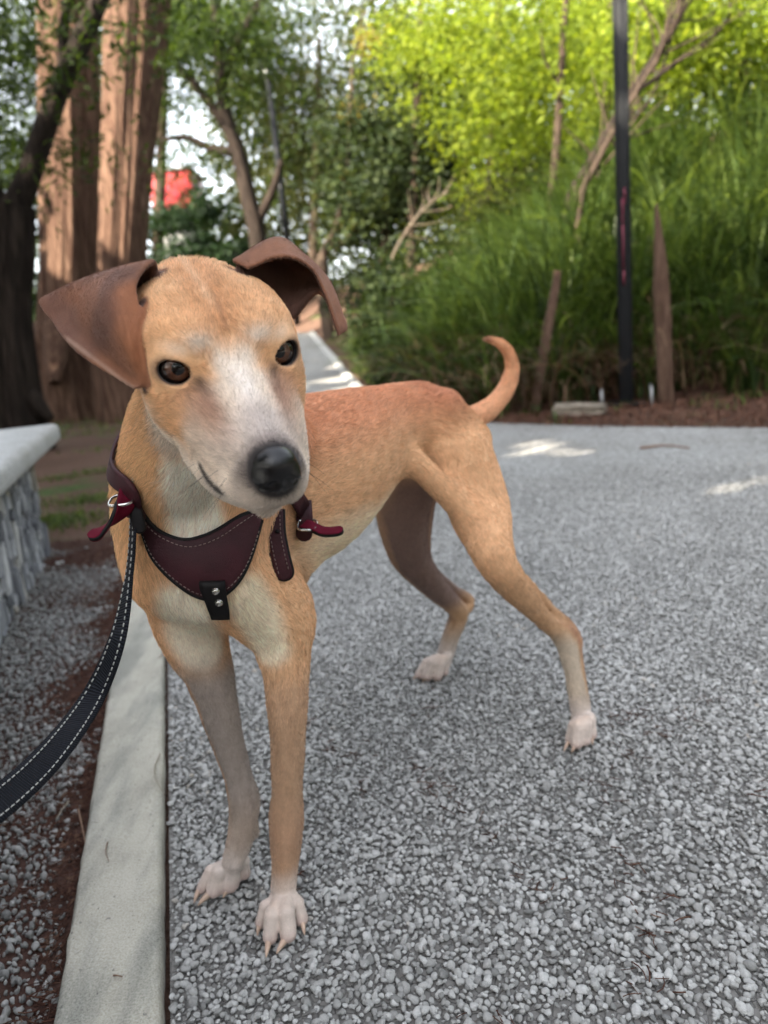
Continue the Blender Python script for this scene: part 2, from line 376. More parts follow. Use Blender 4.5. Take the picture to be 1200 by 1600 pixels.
# far tree with lit split trunk
y = 17.0
P, R = footed([(402, 372), (388, 310), (372, 240), (350, 170), (342, 90), (336, 0), (330, -200)], y, [.19, .18, .155, .125, .10, .09, .06])
lm = [[aty(a, b, y) for a, b in q] for q in (((365, 215), (320, 150), (270, 90), (240, 20)), ((345, 120), (380, 50), (420, -20)), ((372, 240), (330, 232), (290, 215), (250, 220)), ((400, 350), (425, 300), (440, 250)))]
tree('far tree with split sunlit trunk left of the distant lamp', P[0], [T(P, R, seg=20, flute=.14, seed=9)]+[T(q, [.12, .09, .06, .04][:len(q)], seg=8) for q in lm],
     [(aty(290, 60, 17), (2.4, 1.2, 1.3), 180, 30, (.30, .3, .12), .1, .1), (aty(385, 110, 20.5), (1.7, 1.0, 1.6), 80, 30, (.28, .3, .13), .1, .1), (aty(300, 245, 17.5), (1.6, 1, .45), 26, 26, (.3, .3, .1), .1, .1), (aty(430, 230, 21), (1.4, 1.0, 1.8), 60, 28, (.28, .3, .13), .1, .1), (aty(430, 20, 20), (1.9, 1.0, 1), 60, 28, (.3, .3, .13), .1, .1)], .15, .05, BK_DARK, LF_CYP, .4, 'far_tree')
# weeping olive green tree behind the far lamp
y = 21.0
P, R = footed([(490, 420), (492, 300), (496, 180), (500, 60)], y, [.14, .12, .1, .05])
PP, TT = [], []
for k in range(330):
    c_ = aty(RNG.uniform(405, 535), RNG.uniform(70, 250), RNG.uniform(20.6, 22)); n_ = 36; ln = RNG.uniform(.9, 2.3)
    tt = np.sort(RNG.uniform(0, 1, n_)); sw = RNG.normal(0, .12, 2)
    PP.append(c_+np.stack([sw[0]*tt+RNG.normal(0, .025, n_), sw[1]*tt+RNG.normal(0, .025, n_), -ln*tt], -1)); TT.append(np.clip(np.full(n_, RNG.uniform(.1, .9))+RNG.normal(0, .1, n_), 0, 1))
PP = np.concatenate(PP); t = empty('weeping_tree', tuple(P[0]), label='olive weeping tree with hanging foliage right of the distant lamp', cat='tree')
link('trunk', tubes([T(P, R, seg=10)]), BK_MID, t)
ax = RNG.normal(0, .35, (len(PP), 3)); ax[:, 2] -= 1; link('crown', leaf_mesh(PP, .14*RNG.uniform(.7, 1.3, len(PP)), .03, ax, np.concatenate(TT)), LF_OLV, t)

# middle: thin arching stems and their leaves
y = 15.5
P, R = footed([(505, 408), (528, 350), (543, 260), (548, 190), (552, 100), (570, 20)], y, [.075, .07, .06, .05, .042, .03])
tree('thin upright sapling with yellowing leaf tufts behind the dog', P[0], [T(P, R, seg=8)], [(aty(560, 165, 15.5), (.35, .3, .3), 14, 16, (.07, .07, .06), .1, .03), (aty(545, 300, 15.5), (.15, .2, .5), 8, 12, (.06, .06, .06), .1, .03), (aty(556, 345, 15.5), (.1, .2, .25), 5, 12, (.05, .05, .06), .1, .03), (aty(575, 60, 15.5), (.5, .3, .3), 14, 16, (.08, .08, .06), .1, .03)], .10, .045, BK_MID, LF_YEL, .4, 'sapling')
y = 15.8
P, R = footed([(500, 410), (545, 375), (600, 320), (640, 285), (700, 225), (745, 165), (790, 60)], y, [.085, .08, .072, .068, .06, .045, .03])
b2 = [aty(a, b, y) for a, b in ((640, 285), (690, 262), (720, 215), (735, 150))]; b3 = [aty(a, b, y) for a, b in ((545, 375), (540, 330), (575, 240), (610, 180))]
tree('slanting brown sapling crossing behind the dog towards the right', P[0], [T(P, R, seg=8), T(b2, [.03, .024, .018, .012], seg=6), T(b3, [.03, .024, .018, .012], seg=6)], [(aty(640, 190, 16.2), (1.0, .8, 1.0), 46, 22, (.13, .13, .09), .1, .05), (aty(610, 300, 16.5), (.7, .6, .8), 24, 20, (.13, .13, .09), .1, .05)], .085, .045, BK_MID, LF_BLU, .4, 'sapling')
# dead pale branch
y = 10.2
root = empty('dead_branch', tuple(aty(610, 410, y)), label='bleached dead branch with bare forked twigs in a patch of sun', cat='branch')
sp = [T([aty(a, b, y) for a, b in ((606, 440), (612, 405), (628, 372), (650, 340), (672, 318), (700, 300))], [.016, .016, .017, .016, .013, .007], seg=8)]
for q in (((645, 345), (640, 320), (638, 296)), ((655, 335), (662, 312), (660, 290)), ((668, 322), (684, 300), (686, 276)), ((660, 330), (690, 328), (706, 322)), ((632, 365), (655, 372), (668, 370)), ((640, 352), (668, 350), (690, 345)), ((690, 305), (702, 290), (710, 272)), ((672, 318), (668, 300), (674, 285))):
    sp.append(T([aty(a, b, y+RNG.uniform(-.15, .15)) for a, b in q], [.009, .0065, .003], seg=6))
Mdead = Mat('dead_wood', .85, .2); Mdead.color(Mdead.ramp(Mdead.noise(Mdead.pos((30, 30, 5)), 2, 5), [(.3, (.42, .27, .16)), (.7, (.68, .52, .36))]))
f0 = sp[0]['pts']; f0.insert(0, gp(f0[0][0]-.1, y, -.05)); sp[0]['radii'].insert(0, .016)
link('wood', tubes(sp, 'dead_branch'), Mdead.m, root)

# right: sunlit yellow-green trees on the bank and behind
def sun_tree(label, pts, y, radii, blobs, n=1.9, L=.105, W=.040, lf=None, bk=None, extra=()):
    P, R = footed(pts, y, radii)
    return tree(label, P[0], [T(P, R, seg=9)]+[T([aty(a, b, y) for a, b in q], r, seg=7) for q, r in extra],
                [(aty(a, b, y+dy), (rx, 1.2, rz), int(nc*n), 30, (.24, .24, .12), .05, .06) for a, b, dy, rx, rz, nc in blobs], L, W, bk or BK_MID, lf or LF_SUN, .35, 'bank_tree')
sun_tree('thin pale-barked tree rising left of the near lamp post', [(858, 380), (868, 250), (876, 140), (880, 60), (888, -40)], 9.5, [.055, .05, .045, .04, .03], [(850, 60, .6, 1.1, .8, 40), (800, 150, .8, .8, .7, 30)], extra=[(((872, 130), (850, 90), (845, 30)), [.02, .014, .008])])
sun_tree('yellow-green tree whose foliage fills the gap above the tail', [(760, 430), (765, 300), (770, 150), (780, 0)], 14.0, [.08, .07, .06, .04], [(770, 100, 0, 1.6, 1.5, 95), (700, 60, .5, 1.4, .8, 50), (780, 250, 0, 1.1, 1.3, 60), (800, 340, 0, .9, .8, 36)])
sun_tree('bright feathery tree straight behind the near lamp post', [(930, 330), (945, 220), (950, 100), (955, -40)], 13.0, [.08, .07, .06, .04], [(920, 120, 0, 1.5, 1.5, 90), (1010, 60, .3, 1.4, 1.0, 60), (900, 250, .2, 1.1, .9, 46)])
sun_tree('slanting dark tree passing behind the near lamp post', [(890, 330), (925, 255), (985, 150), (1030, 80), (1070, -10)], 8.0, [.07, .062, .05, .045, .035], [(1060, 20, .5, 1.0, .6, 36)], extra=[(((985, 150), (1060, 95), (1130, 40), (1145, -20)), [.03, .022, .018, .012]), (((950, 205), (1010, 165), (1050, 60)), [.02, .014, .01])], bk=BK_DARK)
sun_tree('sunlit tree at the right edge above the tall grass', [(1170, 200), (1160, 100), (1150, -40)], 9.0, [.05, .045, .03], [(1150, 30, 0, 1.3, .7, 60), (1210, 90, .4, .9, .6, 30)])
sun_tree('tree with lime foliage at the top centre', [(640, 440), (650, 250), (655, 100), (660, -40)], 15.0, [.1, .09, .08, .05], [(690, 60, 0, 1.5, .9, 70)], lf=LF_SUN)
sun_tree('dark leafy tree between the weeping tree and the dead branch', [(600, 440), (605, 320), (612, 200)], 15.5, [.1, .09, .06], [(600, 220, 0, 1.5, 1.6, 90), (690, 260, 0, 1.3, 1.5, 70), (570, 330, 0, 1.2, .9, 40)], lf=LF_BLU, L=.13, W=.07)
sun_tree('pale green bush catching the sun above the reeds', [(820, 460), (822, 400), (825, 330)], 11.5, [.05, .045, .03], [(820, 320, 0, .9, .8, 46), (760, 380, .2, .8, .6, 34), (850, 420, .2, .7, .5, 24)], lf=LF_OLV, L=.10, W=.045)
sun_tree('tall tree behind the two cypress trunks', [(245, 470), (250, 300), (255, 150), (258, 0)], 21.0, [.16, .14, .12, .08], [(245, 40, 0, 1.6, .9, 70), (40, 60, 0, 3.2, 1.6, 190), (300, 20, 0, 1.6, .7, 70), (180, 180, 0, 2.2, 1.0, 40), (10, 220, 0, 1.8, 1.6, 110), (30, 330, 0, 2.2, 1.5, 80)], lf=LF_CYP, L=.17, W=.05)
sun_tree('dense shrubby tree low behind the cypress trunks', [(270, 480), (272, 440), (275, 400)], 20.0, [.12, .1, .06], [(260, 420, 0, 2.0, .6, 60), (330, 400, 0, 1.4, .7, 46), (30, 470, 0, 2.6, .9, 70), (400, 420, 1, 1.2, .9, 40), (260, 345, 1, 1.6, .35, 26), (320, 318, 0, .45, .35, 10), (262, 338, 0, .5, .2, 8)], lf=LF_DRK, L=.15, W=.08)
y = 7.2
P, R = footed([(905, 330), (935, 250), (985, 160), (1040, 70), (1090, -20)], y, [.034, .030, .024, .018, .010]); sp = [T(P, R, seg=8)]
for i in range(26):
    u = RNG.uniform(.15, .85); b0 = np.array([905+185*u, 330-350*u]); a_ = RNG.uniform(-1.9, -.35); l_ = RNG.uniform(60, 190); mid = b0+np.array([math.cos(a_), math.sin(a_)])*l_*.5+RNG.normal(0, 6, 2); e_ = b0+np.array([math.cos(a_+RNG.normal(0, .25)), math.sin(a_)])*l_
    yy_ = y+RNG.uniform(-.3, .5); sp.append(T([aty(*b0, y), aty(*mid, (y+yy_)/2), aty(*e_, yy_)], [.011, .008, .003], seg=5, n=4))
t = empty('bare_bush', tuple(P[0]), label='bare twiggy bush leaning right behind the near lamp post', cat='bush'); link('branch', tubes(sp, 'branch'), BK_MID, t)
# distant wood closing the view
PP, TT = [], []
for k in range(520):
    x_ = RNG.uniform(-26, 24); yy_ = RNG.uniform(27, 38); hgt = (7.5 if x_ > -3 else 3.2)+2.2*math.sin(x_*.9)+RNG.normal(0, .8)
    if -16 < x_ < -9: hgt = min(hgt, 2.6)
    z_ = ground_z(x_, yy_)+RNG.uniform(0, 1)**.8*max(hgt, .8); n_ = 58
    PP.append(np.array([x_, yy_, z_])+RNG.normal(size=(n_, 3))*np.array([.75, .6, .5])); TT.append(np.clip(RNG.uniform(.1, .9)+RNG.normal(0, .15, n_), 0, 1))
PP = np.concatenate(PP); link('far_wood', leaf_mesh(PP, .30*RNG.uniform(.7, 1.3, len(PP)), .16, RNG.normal(size=(len(PP), 3))-np.array([0, 0, .4]), np.concatenate(TT)), LF_CYP, label='distant green wood closing the view behind the path', cat='wood', kind='stuff')

def thicket(name, label, n, xr, yr, zr, sp, L, W, mat, per=46, thr=-.35, seed=50):
    C_ = np.stack([RNG.uniform(*xr, n), RNG.uniform(*yr, n), RNG.uniform(0, 1, n)], -1); C_[:, 2] = ground_z(C_[:, 0], C_[:, 1])+zr[0]+(zr[1]-zr[0])*C_[:, 2]
    C_ = C_[vnoise(C_, 1.5, seed) > thr]; n = len(C_); tn = RNG.uniform(.05, .95, n)
    P = np.repeat(C_, per, 0)+RNG.normal(size=(n*per, 3))*np.array(sp); t = np.clip(np.repeat(tn, per)+RNG.normal(0, .15, n*per), 0, 1)
    link(name, leaf_mesh(P, L*RNG.uniform(.6, 1.4, n*per), W, RNG.normal(size=(n*per, 3))-np.array([0, 0, .5]), t), mat, label=label, cat='thicket', kind='stuff')
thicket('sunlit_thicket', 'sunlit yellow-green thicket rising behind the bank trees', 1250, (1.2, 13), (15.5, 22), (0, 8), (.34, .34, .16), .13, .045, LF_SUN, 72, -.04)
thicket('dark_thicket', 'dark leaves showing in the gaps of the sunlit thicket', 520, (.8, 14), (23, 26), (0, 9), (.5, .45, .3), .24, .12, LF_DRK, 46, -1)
PP, TT = [], []
for k in range(430):
    x_ = RNG.uniform(-4.2, 2.2); yy_ = RNG.uniform(23.5, 28); z_ = ground_z(x_, yy_)+RNG.uniform(0, 1)*9.0; n_ = 46
    PP.append(np.array([x_, yy_, z_])+RNG.normal(size=(n_, 3))*np.array([.45, .45, .28])); TT.append(np.clip(RNG.uniform(.05, .95)+RNG.normal(0, .15, n_), 0, 1))
PP = np.concatenate(PP); link('green_thicket', leaf_mesh(PP, .22*RNG.uniform(.7, 1.3, len(PP)), .10, RNG.normal(size=(len(PP), 3))-np.array([0, 0, .4]), np.concatenate(TT)), LF_OLV, label='olive green thicket behind the weeping tree', cat='thicket', kind='stuff')
# undergrowth along the right of the far path
shr = [(585, 520, 10.5, .45, .40, 30, 'low shrub with bluish leaves beside the bend of the far path'), (600, 470, 11.5, .6, .55, 34, 'leafy shrub at the foot of the slanting sapling'), (625, 560, 8.6, .42, .38, 30, 'dark shrub right behind the dog\'s back'), (655, 500, 9.4, .6, .55, 36, 'shrub under the dead branch'), (605, 445, 9.5, .35, .4, 26, 'leafy shrub hiding the foot of the dead branch'),
       (690, 570, 7.6, .45, .35, 28, 'small shrub behind the dog\'s rump'), (640, 590, 7.4, .4, .2, 20, 'creeping plant on the verge behind the dog\'s back'), (640, 430, 11.0, .8, .6, 40, 'broad shrub behind the dead branch'), (715, 450, 9.6, .6, .7, 34, 'leafy shrub at the left end of the tall grass'), (545, 455, 13.5, .5, .5, 26, 'rounded bush right of the far path bend')]
for a, b, y, rx, rz, nc, lb in shr:
    c_ = aty(a, b, y); g0 = gp(c_[0], y); c_[2] = max(c_[2], g0[2]+rz*.5); r_ = empty('shrub', tuple(g0), label=lb, cat='shrub')
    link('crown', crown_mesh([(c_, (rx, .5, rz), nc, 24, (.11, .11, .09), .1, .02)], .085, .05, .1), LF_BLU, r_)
    link('stem', tubes([T([g0-np.array([0, 0, .1]), (g0+c_)/2+RNG.normal(0, .05, 3), c_+RNG.normal(0, .1, 3)], [.016, .012, .006], seg=6) for _ in range(3)]), BK_MID, r_)

# tall grass on the right bank: arching blades
def blades(P, H, Wd, lean, arch, tint, name, seg=5):
    n = len(P); ln = norm(np.c_[lean, np.zeros(n)]); sd_ = norm(np.cross(ln, np.array([0, 0, 1.])+RNG.normal(0, .3, (n, 3)))); V = []
    for k in range(seg+1):
        u = k/seg; c_ = P+np.array([0, 0, 1.])*(H*(u-arch*.55*u**2.6))[:, None]+ln*(H*arch*.85*u**1.9)[:, None]; wv = Wd*(1-u**2.2)*.5+.0006
        V += [c_-sd_*wv[:, None], c_+sd_*wv[:, None]]
    V = np.stack(V, 1); m_ = 2*(seg+1); b = (np.arange(n)*m_)[:, None]
    F = np.concatenate([np.concatenate([b+2*k, b+2*k+1, b+2*k+3, b+2*k+2], 1) for k in range(seg)])
    me = mesh(V.reshape(-1, 3), F, name); a = me.attributes.new('tint', 'FLOAT', 'POINT'); a.data.foreach_set('value', np.repeat(tint, m_).astype(np.float32)); return me
def bank_points(n, d0, d1, x1=8.5, y1=11.0):
    out = np.zeros((0, 2))
    while len(out) < n:
        q = np.stack([RNG.uniform(-.6, x1, n*3), RNG.uniform(.5, y1, n*3)], -1); d = bank_d(q[:, 0], q[:, 1]); out = np.concatenate([out, q[(d > d0) & (d < d1)]])
    out = out[:n]; return np.c_[out, ground_z(out[:, 0], out[:, 1])]
LF_GRASS = leaf_mat('tall_grass', (.042, .070, .020), (.125, .165, .045), .40, .38)
LF_STRAW = leaf_mat('dry_grass', (0.104, 0.06, 0.036), (0.288, 0.2, 0.12), .15, .85)
LF_RUST = leaf_mat('rust_litter', (.085, .038, .025), (.17, .085, .055), .1, .9)
# clumps of broad blades fanning from one root
nc = 1750; R0 = bank_points(nc, .06, 4.2); per = 15; P = np.repeat(R0, per, 0)+RNG.normal(0, .05, (nc*per, 3))*np.array([1, 1, 0]); n = len(P); d_ = bank_d(P[:, 0], P[:, 1])
P[:, 2] = ground_z(P[:, 0], P[:, 1])-.03; big = np.repeat(RNG.uniform(.7, 1.25, nc), per)
Hh = RNG.uniform(.75, 1.45, n)*big*(.58+.42*ss(.1, .9, d_)); an = RNG.uniform(0, 6.283, n); lean = np.stack([np.cos(an), np.sin(an)], -1)*.9+np.array([-.45, -.40])
link('tall_grass', blades(P, Hh, RNG.uniform(.013, .030, n), lean, RNG.uniform(.25, 1.05, n), np.clip(np.repeat(RNG.uniform(.1, .8, nc), per)+RNG.normal(0, .16, n), 0, 1), 'tall_grass', 6), LF_GRASS, label='tall arching green grass covering the right-hand bank', cat='grass', kind='stuff')
# dead, fallen blades hanging low
nc = 420; R0 = bank_points(nc, .02, 1.1, 5.5, 8.5); per = 9; P = np.repeat(R0, per, 0)+RNG.normal(0, .09, (nc*per, 3))*np.array([1, 1, 0]); n = len(P); P[:, 2] = ground_z(P[:, 0], P[:, 1])+RNG.uniform(0, .25, n)*np.repeat(RNG.uniform(0, 1, nc), per)
an = np.repeat(RNG.uniform(0, 6.283, nc), per)+RNG.normal(0, .5, n)
link('dry_grass', blades(P, RNG.uniform(.22, .75, n), RNG.uniform(.005, .014, n), np.stack([np.cos(an), np.sin(an)], -1)+np.array([-.2, -.45]), RNG.uniform(.75, 1.5, n), np.clip(np.repeat(RNG.uniform(0, .8, nc), per)+RNG.normal(0, .15, n), 0, 1), 'dry_grass', 6), LF_STRAW, label='dry brown blades hanging at the foot of the tall grass', cat='grass', kind='stuff')
# rust-coloured litter heaped on the verge
n = 15000; yy_ = RNG.uniform(2.7, 6.0, n); q = np.c_[path_rx(yy_)+RNG.uniform(-.10, 3.4, n)**1.0, yy_]; bd = bank_d(q[:, 0], q[:, 1]); q = q[(bd < .55) & (q[:, 0] > path_rx(q[:, 1])-.06-.05*vnoise(np.c_[q, q[:, 0]*0], 8, 4))]; n = len(q)
P = np.c_[q, ground_z(q[:, 0], q[:, 1])-.008+RNG.uniform(0, .02, n)]; an = RNG.uniform(0, 6.283, n)
link('verge_litter', blades(P, RNG.uniform(.02, .085, n), RNG.uniform(.0025, .007, n), np.stack([np.cos(an), np.sin(an)], -1), RNG.uniform(1.1, 1.7, n), RNG.uniform(0, 1, n), 'verge_litter', 3), LF_RUST, label='rust brown needle litter covering the verge under the lamp post', cat='litter', kind='stuff')
n = 420; R0 = bank_points(60, -.7, .25, 4.5, 7); R0 = R0[R0[:, 0] > path_rx(R0[:, 1])+.04]; P = np.repeat(R0, 8, 0)+RNG.normal(0, .035, (len(R0)*8, 3))*np.array([1, 1, 0]); n = len(P); P[:, 2] = ground_z(P[:, 0], P[:, 1])-.005
link('verge_weeds', blades(P, RNG.uniform(.03, .11, n), RNG.uniform(.010, .022, n), RNG.normal(0, 1, (n, 2)), RNG.uniform(.3, .9, n), RNG.uniform(0, 1, n), 'verge_weeds', 3), LF_GRASS, label='small weeds along the verge of the path', cat='weeds', kind='stuff')
# short grass tufts on the bare earth at the left
tp_ = np.concatenate([aty(a, b, 1.0)[None]*0+G(a, b)[None]+RNG.normal(0, s_, (k_, 3))*np.array([1.6, 1, 0]) for a, b, s_, k_ in ((135, 778, .07, 420), (85, 808, .06, 420), (105, 815, .08, 300), (150, 735, .06, 160), (90, 745, .05, 120), (160, 700, .10, 100))])
yy_ = RNG.uniform(6.8, 9.5, 1600); tq_ = np.c_[RNG.uniform(-4.4, -1.6, 1600)-.1*(yy_-6.5), yy_, yy_*0]; tp_ = np.concatenate([tp_, tq_]); tp_[:, 2] = ground_z(tp_[:, 0], tp_[:, 1])-.014
n = len(tp_); link('grass_tufts', blades(tp_, RNG.uniform(.012, .045, n)*np.where(tp_[:, 1] > 6, 1.8, 1), RNG.uniform(.003, .006, n)*np.where(tp_[:, 1] > 6, 2, 1), RNG.normal(0, 1, (n, 2)), RNG.uniform(.2, .9, n), RNG.uniform(0.3, 1, n), 'grass_tufts', 3), LF_GRASS, label='thin patches of short grass on the bare earth behind the bench', cat='grass', kind='stuff')


# unseen wood added round the photographer: closes the horizon and blocks low sky light
A_ = RNG.uniform(0, 2*math.pi, 1500); R_ = RNG.uniform(9.5, 15, 1500); C_ = np.stack([R_*np.sin(A_), R_*np.cos(A_)+1.0, RNG.uniform(0, 1, 1500)**.8*6.5], -1)
an_ = np.degrees(np.arctan2(C_[:, 0], C_[:, 1])); C_ = C_[(np.abs(an_) > 52)]
A_ = np.radians(RNG.uniform(32, 100, 700)*RNG.choice([-1, 1], 700)); R_ = RNG.uniform(19, 27, 700); C_ = np.concatenate([C_, np.stack([R_*np.sin(A_), R_*np.cos(A_), RNG.uniform(0, 1, 700)*7.5], -1)])
C_[:, 2] += ground_z(C_[:, 0], C_[:, 1]); n = len(C_); per = 26
P = np.repeat(C_, per, 0)+RNG.normal(size=(n*per, 3))*np.array([.7, .7, .5])
link('unseen_wood', leaf_mesh(P, .42*RNG.uniform(.6, 1.4, n*per), .22, RNG.normal(size=(n*per, 3))-np.array([0, 0, .4]), RNG.uniform(0, 1, n*per)), LF_SHADE, label='unseen green wood added round the photographer to block low sky light', cat='wood', kind='stuff')
GAPS = [(G(835, 690), .13), (G(880, 702), .11), (G(1190, 742), .10)]+[(aty(a, b, y_), r_) for a, b, y_, r_ in ((100, 235, 8.68, .20), (118, 300, 8.68, .13), (96, 370, 8.68, .16), (125, 180, 8.68, .10), (180, 215, 7.92, .12), (198, 300, 7.92, .10), (185, 350, 7.92, .14), (210, 120, 7.92, .12), (385, 300, 16.8, .3))]     # openings carved in the unseen crowns to aim sun at path and trunks
def shade_tree(label, x, y, h, blobs):
    b = gp(x, y, -.2); t = empty('shade_tree', tuple(b), label=label, cat='tree'); PP, TT = [], []
    link('trunk', tubes([T([b, b+np.array([.1, 0, h*.4]), b+np.array([.2, .1, h])], [.4, .33, .15], seg=14, flute=.08)]), BK_MID, t)
    for dx, dy, z, rx, ry, rz, nc in blobs:
        P, tt, _ = clumps((x+dx, y+dy, z), (rx, ry, rz), nc, 30, (.42, .42, .22), .0, .05); PP.append(P); TT.append(tt)
    P = np.concatenate(PP); tt = np.concatenate(TT); keep = np.ones(len(P), bool)
    for g0, r0 in GAPS:
        q = P-g0; q = q-(q@SUN_DIR)[:, None]*SUN_DIR; keep &= np.linalg.norm(q, axis=1) > r0+.16
    P, tt = P[keep], tt[keep]; ax = RNG.normal(size=(len(P), 3)); ax[:, 2] -= .3
    link('crown', leaf_mesh(P, .36*RNG.uniform(.7, 1.3, len(P)), .20, ax, tt), LF_SHADE, t); return t
# ---- shade trees (out of frame, behind and to the left of the photographer)
shade_tree('broad shade tree standing behind the photographer on the left', -6.2, -2.2, 5.5, [(0, 0, 6.3, 3.8, 3.6, 1.9, 210), (0, -2.6, 6.0, 2.8, 2.4, 1.6, 120), (2.2, 1.6, 6.0, 2.8, 2.8, 1.6, 150)])
shade_tree('tall shade tree left of the bench, outside the picture', -9.6, 1.6, 5.5, [(0, 0, 6.3, 3.4, 3.0, 1.8, 160), (1.6, -2.6, 6.6, 2.8, 2.6, 1.6, 130)])
shade_tree('light shade tree farther along the left bank, outside the picture', -9.6, 5.4, 5.0, [(0, 0, 5.8, 2.6, 2.4, 1.8, 48)])
shade_tree('shade tree behind the cypress trunks on the left bank, outside the picture', -8.8, 7.7, 5.5, [(0, 0, 6.6, 2.8, 2.6, 2.0, 120), (.2, 2.2, 6.8, 2.4, 1.8, 1.6, 80)])
# ================================================================== things
def boxv(c, u, v, w, su, sv, sw, bev=0.0):
    """box centred on c with half sizes su, sv, sw along the unit axes u, v, w; edges chamfered by bev"""
    c, u, v, w = (np.asarray(q, float) for q in (c, u, v, w))
    bm = bmesh.new(); bmesh.ops.create_cube(bm, size=2)
    if bev:
        for q in bm.verts: q.co = Vector((q.co.x*su, q.co.y*sv, q.co.z*sw))
        bmesh.ops.bevel(bm, geom=list(bm.edges), offset=bev, segments=3, affect='EDGES', profile=.5)
        for q in bm.verts: q.co = Vector(c+u*q.co.x+v*q.co.y+w*q.co.z)
    else:
        for q in bm.verts: q.co = Vector(c+u*q.co.x*su+v*q.co.y*sv+w*q.co.z*sw)
    bmesh.ops.recalc_face_normals(bm, faces=bm.faces)
    V = np.array([q.co[:] for q in bm.verts]); bm.verts.index_update(); F = [tuple(q.index for q in f.verts) for f in bm.faces]; bm.free()
    return V, F
def joinv(parts):
    V, F, o = [], [], 0
    for v, f in parts:
        V.append(np.asarray(v)); F += [tuple(int(i)+o for i in q) for q in f]; o += len(v)
    return np.concatenate(V), F
EX, EY, EZ = np.eye(3)
# --- stone bench
U = norm([.29, -1, 0]); Nn = norm([1, .29, 0]); C0 = np.array([-1.255, 2.62, 0]); SZ = .44
bench = empty('stone_bench', tuple(C0+U*1.0-Nn*.25), label='stone bench with a speckled slab seat and rough stone-clad base', cat='bench')
M = Mat('terrazzo', .42, .4); p_ = M.pos()
vo = M.n('TexVoronoi', {'Vector': p_, 'Scale': 420.0}); vb = M.n('SeparateColor', {'Color': vo.outputs['Color']}).outputs[0]
c = M.ramp(vb, [(0, (.10, .10, .095)), (.3, (.30, .30, .29)), (.6, (.42, .42, .41)), (1, (.62, .62, .61))])
M.color(M.mix(M.ramp(M.noise(p_, 7, 6, .6), [(.4, (0, 0, 0)), (.75, (.6, .6, .6))]), c, (.20, .20, .17))); M.bump(M.noise(p_, 260, 3), .2, .001)
L_ = 3.4
link('slab', mesh(*boxv(C0-U*.24+U*L_/2+Nn*(.11-.29)+EZ*(SZ-.035), U, Nn, EZ, L_/2, .29, .035, .022), 'slab'), M.m, bench)
MB = Mat('bench_mortar', .95, .1); MB.color(MB.ramp(MB.noise(MB.pos(), 60, 4), [(.3, (.10, .10, .10)), (.7, (.22, .22, .22))]))
base = link('base', mesh(*boxv(C0+U*(L_/2-.3)-Nn*.22+EZ*.16, U, Nn, EZ, L_/2-.3, .20, .21), 'base'), MB.m, bench)
MS = Mat('cladding_stone', .8, .3); oi = MS.n('ObjectInfo').outputs['Random']
c = MS.ramp(oi, [(0, (.13, .135, .15)), (.35, (.27, .275, .29)), (.7, (.40, .405, .42)), (.85, (.56, .56, .56)), (1, (.40, .36, .27))])
MS.color(MS.mix(MS.ramp(MS.noise(MS.pos((40, 40, 8)), 2, 5, .7), [(.4, (0, 0, 0)), (.7, (.55, .55, .55))]), c, (.11, .115, .13))); MS.bump(MS.noise(MS.pos((60, 60, 15)), 2, 5, .7), .6, .006)
stv = []
for i in range(8):
    V, F = boxv((0, 0, 0), EX, EY, EZ, 1, 1, 1, .22); V = V+RNG.normal(0, .10, V.shape); me = mesh(V, F, 'stone', smooth=False); me.materials.append(MS.m); stv.append(me)
def stone(c, u, n_, su, sz, dp, lean):
    o = link('stone', random.choice(stv), None, base); w_ = norm(EZ+u*lean); u2 = norm(np.cross(w_, n_)*-1 if np.cross(w_, n_)@u < 0 else np.cross(w_, n_))
    n2 = np.cross(u2, w_); o.matrix_parent_inverse = Matrix.Identity(4) if False else world_of(base).inverted()
    mt = Matrix([[u2[i]*su, n2[i]*dp, w_[i]*sz, c[i]] for i in range(3)]+[[0, 0, 0, 1]]); o.matrix_basis = mt
def clad(origin, u, n_, length, big=1.0):
    s_ = 0.0
    while s_ < length:
        wd = RNG.uniform(.008, .021)*big; z_ = RNG.uniform(-.03, .01)
        while z_ < .36:
            hz = RNG.choice([.018, .03, .045, .065])*RNG.uniform(.8, 1.2)*big**.4
            stone(origin+u*(s_+wd+RNG.normal(0, .003))-n_*RNG.uniform(-.006, .014)+EZ*min(z_+hz, .36-hz*.3), u, n_, wd*RNG.uniform(.85, 1.15), hz*.96, RNG.uniform(.014, .03), RNG.normal(-.10, .14)); z_ += hz*2
        s_ += wd*2
clad(C0, U, Nn, .80); clad(C0+U*.80, U, Nn, 1.95, 2.6); clad(C0-Nn*.02+U*.006, -Nn, -U, .34, 1.5)
# --- near lamp post
def cyl(a, b, r0, r1, n=12, cap=True):
    a, b = np.asarray(a, float), np.asarray(b, float); t_ = norm(b-a); s_ = norm(np.cross(t_, [.3, .9, .11])); u_ = np.cross(t_, s_); an = np.linspace(0, 2*math.pi, n, endpoint=False)
    ring = np.cos(an)[:, None]*s_+np.sin(an)[:, None]*u_; V = np.concatenate([a+ring*r0, b+ring*r1]); F = [(i, (i+1) % n, n+(i+1) % n, n+i) for i in range(n)]
    if cap: F += [tuple(range(n-1, -1, -1)), tuple(range(n, 2*n))]
    return V, F
MK = Mat('black_paint', .42, .22); pk = MK.pos()
MK.color(MK.mix(MK.ramp(MK.noise(MK.pos((25, 25, 5)), 1.5, 4, .7), [(.62, (0, 0, 0)), (.74, (.3, .3, .3))]), (.0045, .005, .006), (.02, .02, .02)))
MR = Mat('red_scuff', .6, .3); MR.color((.11, .014, .028))
MST = Mat('galvanised_steel', .5, .5); MST.set(Metallic=.9); MST.color((.30, .30, .30))
